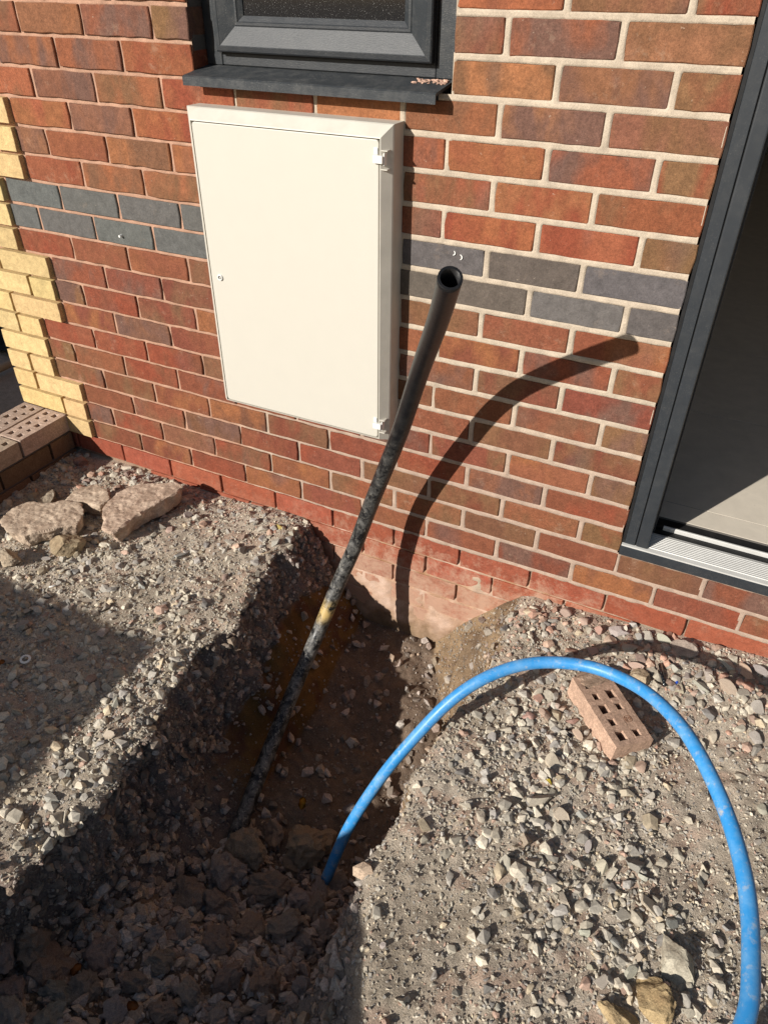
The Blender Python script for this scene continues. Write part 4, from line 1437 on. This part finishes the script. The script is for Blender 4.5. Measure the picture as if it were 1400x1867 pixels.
for x, y, s_ in ((1132, 1151, 44), (1164, 1164, 32), (1186, 1158, 30), (1210, 1166, 34), (1151, 1184, 34), (1181, 1184, 32), (1289, 1225, 40), (1326, 1209, 42), (1360, 1224, 40), (1281, 1250, 42), (1320, 1254, 36),
                 (1345, 1261, 36), (1390, 1225, 36), (1156, 1212, 30), (1090, 1150, 28), (1060, 1130, 26), (1030, 1115, 26), (1010, 1130, 24), (1110, 1170, 28), (1075, 1185, 26), (1385, 1290, 34), (1230, 1215, 28), (1255, 1230, 28)):
    stone(x, y, s_, PINK + GREY[:2], WS, "hardcore along the wall")
RS = "grey stone lying on the ground outside the blue pipe loop"
for x, y, s_ in ((1263, 1280, 34), (1297, 1306, 42), (1345, 1330, 34), (1380, 1340, 30), (1332, 1687, 30), (1385, 1790, 34), (1390, 1470, 26), (1300, 1340, 26), (1330, 1370, 24), (1385, 1530, 24), (1240, 1255, 26), (1392, 1700, 28)):
    stone(x, y, s_, GREY, RS, "stones outside the pipe loop")
BS = "pinkish brick fragment lying beside the loose perforated brick"
for x, y, s_ in ((977, 1270, 32), (1003, 1282, 32), (995, 1304, 34), (1040, 1312, 30), (1025, 1290, 26), (960, 1300, 24), (1052, 1338, 24), (1170, 1395, 28)):
    stone(x, y, s_, PINK, BS, "fragments beside the loose brick")
LS = "grey stone lying on the gravel bank left of the trench"
for x, y, s_ in ((378, 1095, 24), (208, 1284, 32), (91, 1455, 42), (111, 1314, 26), (154, 1377, 28), (124, 1411, 30), (131, 1391, 24), (318, 1215, 22), (195, 1105, 30), (170, 1118, 22), (255, 1065, 24), (130, 1040, 28),
                 (152, 1035, 22), (210, 995, 30), (85, 1018, 18), (50, 1110, 26), (80, 1165, 28), (185, 1150, 28), (218, 1150, 22), (260, 1172, 20), (40, 1140, 24), (140, 1190, 24), (30, 1220, 24), (280, 1130, 22), (330, 1010, 24),
                 (250, 1020, 20), (300, 960, 22), (340, 940, 22), (440, 1000, 26), (500, 985, 24), (480, 960, 24), (530, 970, 22), (560, 985, 20), (540, 1005, 22), (200, 1340, 24), (60, 1500, 24), (30, 1540, 26), (190, 1400, 22), (240, 1270, 22)):
    stone(x, y, s_, GREY, LS, "stones on the left bank")
o = on_ground(508, 955)
stone(508, 958, 24, [(0.45, 0.36, 0.13)], "small yellow stone on top of the bank beside the wall", None)
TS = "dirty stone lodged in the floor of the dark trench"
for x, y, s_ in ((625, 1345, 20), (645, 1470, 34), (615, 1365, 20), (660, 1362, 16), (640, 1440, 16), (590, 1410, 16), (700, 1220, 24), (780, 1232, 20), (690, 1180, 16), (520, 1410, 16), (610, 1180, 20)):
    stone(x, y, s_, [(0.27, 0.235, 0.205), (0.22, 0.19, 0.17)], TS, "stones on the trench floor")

# ---- clods of dug soil in the trench
CL = []
for i in range(12):
    V, F = rock_proto(ICO4, 5, (0.65, 0.92), (1, 1, 1), 0)
    V = V * (1 + 0.26 * fbm(V, 0.6, 3, 400 + i) + 0.13 * fbm(V, 0.22, 3, 430 + i))[:, None]
    CL.append((V * np.array([1, 0.85, 0.72]), F))
CLS = []
for i in range(14):
    V, F = rock_proto(ICO1, 4, (0.65, 0.92), (1, 1, 1), 0)
    V = V * (1 + 0.42 * fbm(V, 0.45, 3, 460 + i))[:, None]
    CLS.append((V * np.array([1, 0.85, 0.7]), F))
CLM = []
for V, F in CL:
    me = mesh_np("soil_clod", V, F, None, False); me.materials.append(M['clod']); CLM.append(me)
EARTH = [(0.37, 0.29, 0.24), (0.41, 0.345, 0.30), (0.34, 0.26, 0.215), (0.40, 0.30, 0.22), (0.39, 0.35, 0.31)]
CT = "large crumbly soil clod among the spoil at the bottom of the trench"
for x, y, s_ in ((455, 1560, 82), (420, 1590, 88), (565, 1540, 88), (345, 1640, 72), (400, 1650, 78), (500, 1520, 50), (490, 1620, 70), (550, 1640, 60), (460, 1700, 60), (400, 1720, 62), (520, 1690, 56), (180, 1740, 56),
                 (60, 1730, 70), (90, 1760, 80), (30, 1800, 70), (160, 1800, 62), (110, 1810, 56), (20, 1850, 70), (90, 1850, 62), (250, 1790, 52), (300, 1750, 52), (350, 1810, 56), (300, 1840, 56), (420, 1780, 52), (480, 1790, 56),
                 (550, 1800, 50), (220, 1850, 52), (400, 1850, 50), (600, 1850, 34), (330, 1700, 44), (280, 1700, 40), (560, 1720, 44), (480, 1850, 44), (10, 1750, 60), (585, 1628, 54), (615, 1612, 40), (540, 1580, 44), (570, 1660, 50), (440, 1530, 50), (600, 1700, 40)):
    p, nn = on_ground(x, y)
    dep = -np.dot(p - CAM, BACK); r = s_ * dep / FPX / 2
    o = bpy.data.objects.new("soil_clod", random.choice(CLM)); COL.objects.link(o)
    o.location = (p[0], p[1], p[2] + r * 0.35)
    o.scale = (r, r * random.uniform(0.8, 1.1), r * random.uniform(0.85, 1.1))
    o.rotation_euler = (random.uniform(-.7, .7), random.uniform(-.7, .7), random.uniform(0, 6.28))
    o.color = (*vary(tuple(1.25 * q for q in random.choice(EARTH)), 0.15), 1)
    tag(o, CT, "soil clod", "soil clods in the trench")
# smaller crumbs
near = sstep(-0.72, -0.95, QCf[:, 1])
dens_c = np.select([QKf == 3, (QKf == 2), QKf == 4, QKf == 1], [0.10 + 1.6 * near, 0.1 + 0.5 * near, 0.05 + 0.35 * near, 0.5 + 0 * near], 0.0)
k = choose(6500, dens_c)
s_ = 0.0035 + 0.016 * rng.random(6500) ** 2.6
s_ = np.where(QKf[k] == 1, s_ * 0.6, s_)
P = QCf[k] + QNf[k] * (s_ * 0.3)[:, None]
P[:, 1] = np.minimum(P[:, 1], -0.01)
c = np.array(EARTH)[rng.integers(0, len(EARTH), 6500)] * rng.uniform(0.8, 1.25, (6500, 1))
o = scatter_mesh("soil_crumbs", CLS, P, frames_from_normals(QNf[k], 0.8), s_, c, M['clods'])
tag(o, "loose brown soil crumbs filling the near end of the trench", "soil", kind="stuff")

# ================================================================== SMALL BITS
def leaf(px, py, size, mat, label, rot, up=0.012):
    bm = bmesh.new()
    n = 8
    mid, lft, rgt = [], [], []
    for i in range(n + 1):
        t = i / n
        w = math.sin(math.pi * t) ** 0.8 * 0.34 * (1.0 + 0.25 * math.sin(9 * t))
        z = 0.18 * math.sin(math.pi * t)
        mid.append(bm.verts.new((t - 0.5, 0, z)))
        lft.append(bm.verts.new((t - 0.5, w, z + 0.14 + 0.05 * math.sin(7 * t))))
        rgt.append(bm.verts.new((t - 0.5, -w, z + 0.06)))
    for i in range(n):
        bm.faces.new((mid[i], mid[i + 1], lft[i + 1], lft[i])); bm.faces.new((mid[i + 1], mid[i], rgt[i], rgt[i + 1]))
    bmesh.ops.solidify(bm, geom=bm.faces[:], thickness=0.012)
    o = link("leaf", bm_mesh("leaf", bm, True), M[mat])
    p, nn = on_ground(px, py)
    o.location = (p[0], p[1], p[2] + up)
    o.scale = (size, size, size)
    o.rotation_euler = (0.3, -0.3, rot)
    tag(o, label, "leaf")


leaf(553, 1466, 0.036, 'leaf_y', "yellow fallen leaf in the dark trench beside the black duct", 1.9, 0.02)
leaf(152, 1775, 0.028, 'leaf_o', "orange fallen leaf standing up among the soil clods", 1.4, 0.045)
leaf(245, 1842, 0.030, 'leaf_o', "brown orange leaf lying low among the soil clods", 0.4, 0.035)
leaf(8, 1212, 0.026, 'leaf_o', "orange brown leaf on the shaded gravel by the bank", 0.9, 0.014)

# serrated white washer on the shaded gravel
bm = bmesh.new()
seg = 36
L = []
for r, z in ((0.0135, 0.0), (0.0135, 0.0025), (0.0085, 0.0035), (0.0085, 0.0)):
    L.append([bm.verts.new(((r + (0.0012 if i % 2 and r > 0.01 else 0)) * math.cos(2 * math.pi * i / seg), (r + (0.0012 if i % 2 and r > 0.01 else 0)) * math.sin(2 * math.pi * i / seg), z)) for i in range(seg)])
for a, b in zip(L, L[1:] + L[:1]):
    for i in range(seg): bm.faces.new((a[i], a[(i + 1) % seg], b[(i + 1) % seg], b[i]))
p, nn = on_ground(48, 1203)
o = link("washer", bm_mesh("washer", bm), M['white'], None, Vector((p[0], p[1], p[2] + 0.013)))
o.rotation_euler = (0.1, 0.15, 0)
tag(o, "white serrated plastic washer lying on the shaded gravel", "washer")


def rod(name, a, b, r, mat, label, cat):
    a, b = Vector(a), Vector(b)
    bm = bmesh.new()
    bmesh.ops.create_cone(bm, segments=8, radius1=r, radius2=r * 0.8, depth=(b - a).length, cap_ends=True)
    for v in bm.verts: v.co.x += 0.04 * (b - a).length * math.cos(v.co.z / (b - a).length * 3)
    o = link(name, bm_mesh(name, bm, True), mat, None, (a + b) / 2)
    o.rotation_euler = (b - a).to_track_quat('Z', 'Y').to_euler()
    tag(o, label, cat)


def g(px, py, h=0.006):
    p, nn = on_ground(px, py)
    return (p[0], p[1], p[2] + h)


rod("twig", g(478, 1012, 0.012), g(512, 1011, 0.012), 0.0016, M['timber'], "pale thin twig on the rim of the left bank", "twig")
rod("stick", g(90, 1070), g(103, 1066), 0.0022, M['white'], "short white stick on the gravel near the shadow edge", "stick")
rod("twig", g(415, 922, 0.01), g(434, 908, 0.014), 0.0022, M['timber'], "brown splinter of wood on the heap beside the wall", "twig")
rod("glass_vial", g(1203, 1212, 0.008), g(1206, 1250, 0.010), 0.0055, M['glass'], "small dark glass vial lying in the hardcore", "vial")
o = lump("slate_chip", 1036, 1333, (0.011, 0.022, 0.005), "thin black slate chip beside the loose brick", (0.03, 0.03, 0.034), "stone", mat='stone', seed=31, sink=0.9, rot=0.15, icos=ICO2, rough=0.03)
o = lump("plastic_scrap", 1237, 1240, (0.006, 0.009, 0.003), "tiny blue plastic scrap in the hardcore by the wall", (0.02, 0.08, 0.45), "scrap", seed=32, sink=1.2, icos=ICO2)
o.data.materials.clear(); o.data.materials.append(M['bluechip'])
o = lump("plastic_scrap", 1001, 1421, (0.011, 0.006, 0.004), "tiny yellow scrap on the gravel", (0.5, 0.38, 0.05), "scrap", mat='stone', seed=33, sink=1.2, icos=ICO2)

# ================================================================== BEYOND THE CORNER, LEFT
nx_, ny_ = 60, 30
gx, gy = np.meshgrid(np.linspace(-4.2, -1.96, nx_), np.linspace(0.50, 1.5, ny_))
V = np.c_[gx.ravel(), gy.ravel(), np.zeros(gx.size)]
V[:, 2] = 0.03 + 0.015 * fbm(V, 0.25, 3, 901)
idx = np.arange(nx_ * ny_).reshape(ny_, nx_)
F = np.stack([idx[:-1, :-1], idx[:-1, 1:], idx[1:, 1:], idx[1:, :-1]], -1).reshape(-1, 4)
o = link("shade_sheet", mesh_np("shade_sheet", V, F, None, True), M['shade_black'])  # dark sheet paints in the deep shade on the ground here
tag(o, "near-black sheet standing in for deep shade on the ground beyond the buff quoins", "painted shade")
p0, p1 = at_z(-40, 688, 0.05), at_z(40, 652, 0.05)
rod("batten", (p0[0], p0[1], 0.045), (p1[0], p1[1], 0.045), 0.02, M['timber'], "pale timber batten lying along the edge of the near-black shade sheet", "batten")
bk = empty("shade_stack", (-3.2, -0.55, 0.0))  # added out of view to cast shade on the ground past the corner
tag(bk, "unseen stack of grey blocks added to shade the ground beyond the low brown wall", "shade blocks")
for r in range(3):
    for i in range(4):
        box("shade_block", -2.36 - i * 0.45 - 0.44, -2.36 - i * 0.45, -0.78, -0.34, r * 0.216, r * 0.216 + 0.215, M['plaster'], bk, 0.003)

o = box("return_wall", -1.9065, -1.80, 0.303, 2.2, -0.4, 2.6, M['brown'], None, 0)
tag(o, "side return of the brick house behind the quoins", "wall")
o.color = (0.16, 0.08, 0.05, 1)

# ================================================================== BEHIND THE CAMERA: what throws the big shadows
pk = empty("brick_pallet", (-2.35, -3.15, 0.0))
tag(pk, "pallet of bricks standing beside the trench", "pallet")
PX1, PY1, PH = -1.665, -2.42, 0.925
for i in range(3): box("bearer", PX1 - 1.1, PX1 - 0.02, PY1 - 0.1 - i * 0.5, PY1 - 0.01 - i * 0.5, 0.005, 0.09, M['timber'], pk, 0.002)
for r in range(11):
    z0 = 0.092 + r * 0.0757
    o = box("brick_layer", PX1 - 1.12, PX1, PY1 - 1.15, PY1, z0, z0 + 0.0745, M['wrap'], pk, 0.004)
# spoil heaps dug out of the trench
for hx, hy, dims, sd in ((-0.63, -2.48, (0.45, 0.46, 0.68), 777), (-0.66, -2.00, (0.31, 0.20, 0.30), 778)):
    V, F = ICO4
    V = V * (1 + 0.06 * fbm(V, 0.5, 4, sd))[:, None] * np.array(dims)
    V[:, 2] = np.maximum(V[:, 2], -0.12)
    o = link("spoil_heap", mesh_np("spoil_heap", V, F, np.tile([0.2, 0.15, 0.11], (len(V), 1)), True), M['soil'], None, Vector((hx, hy, 0.0)))
    tag(o, kind="structure")
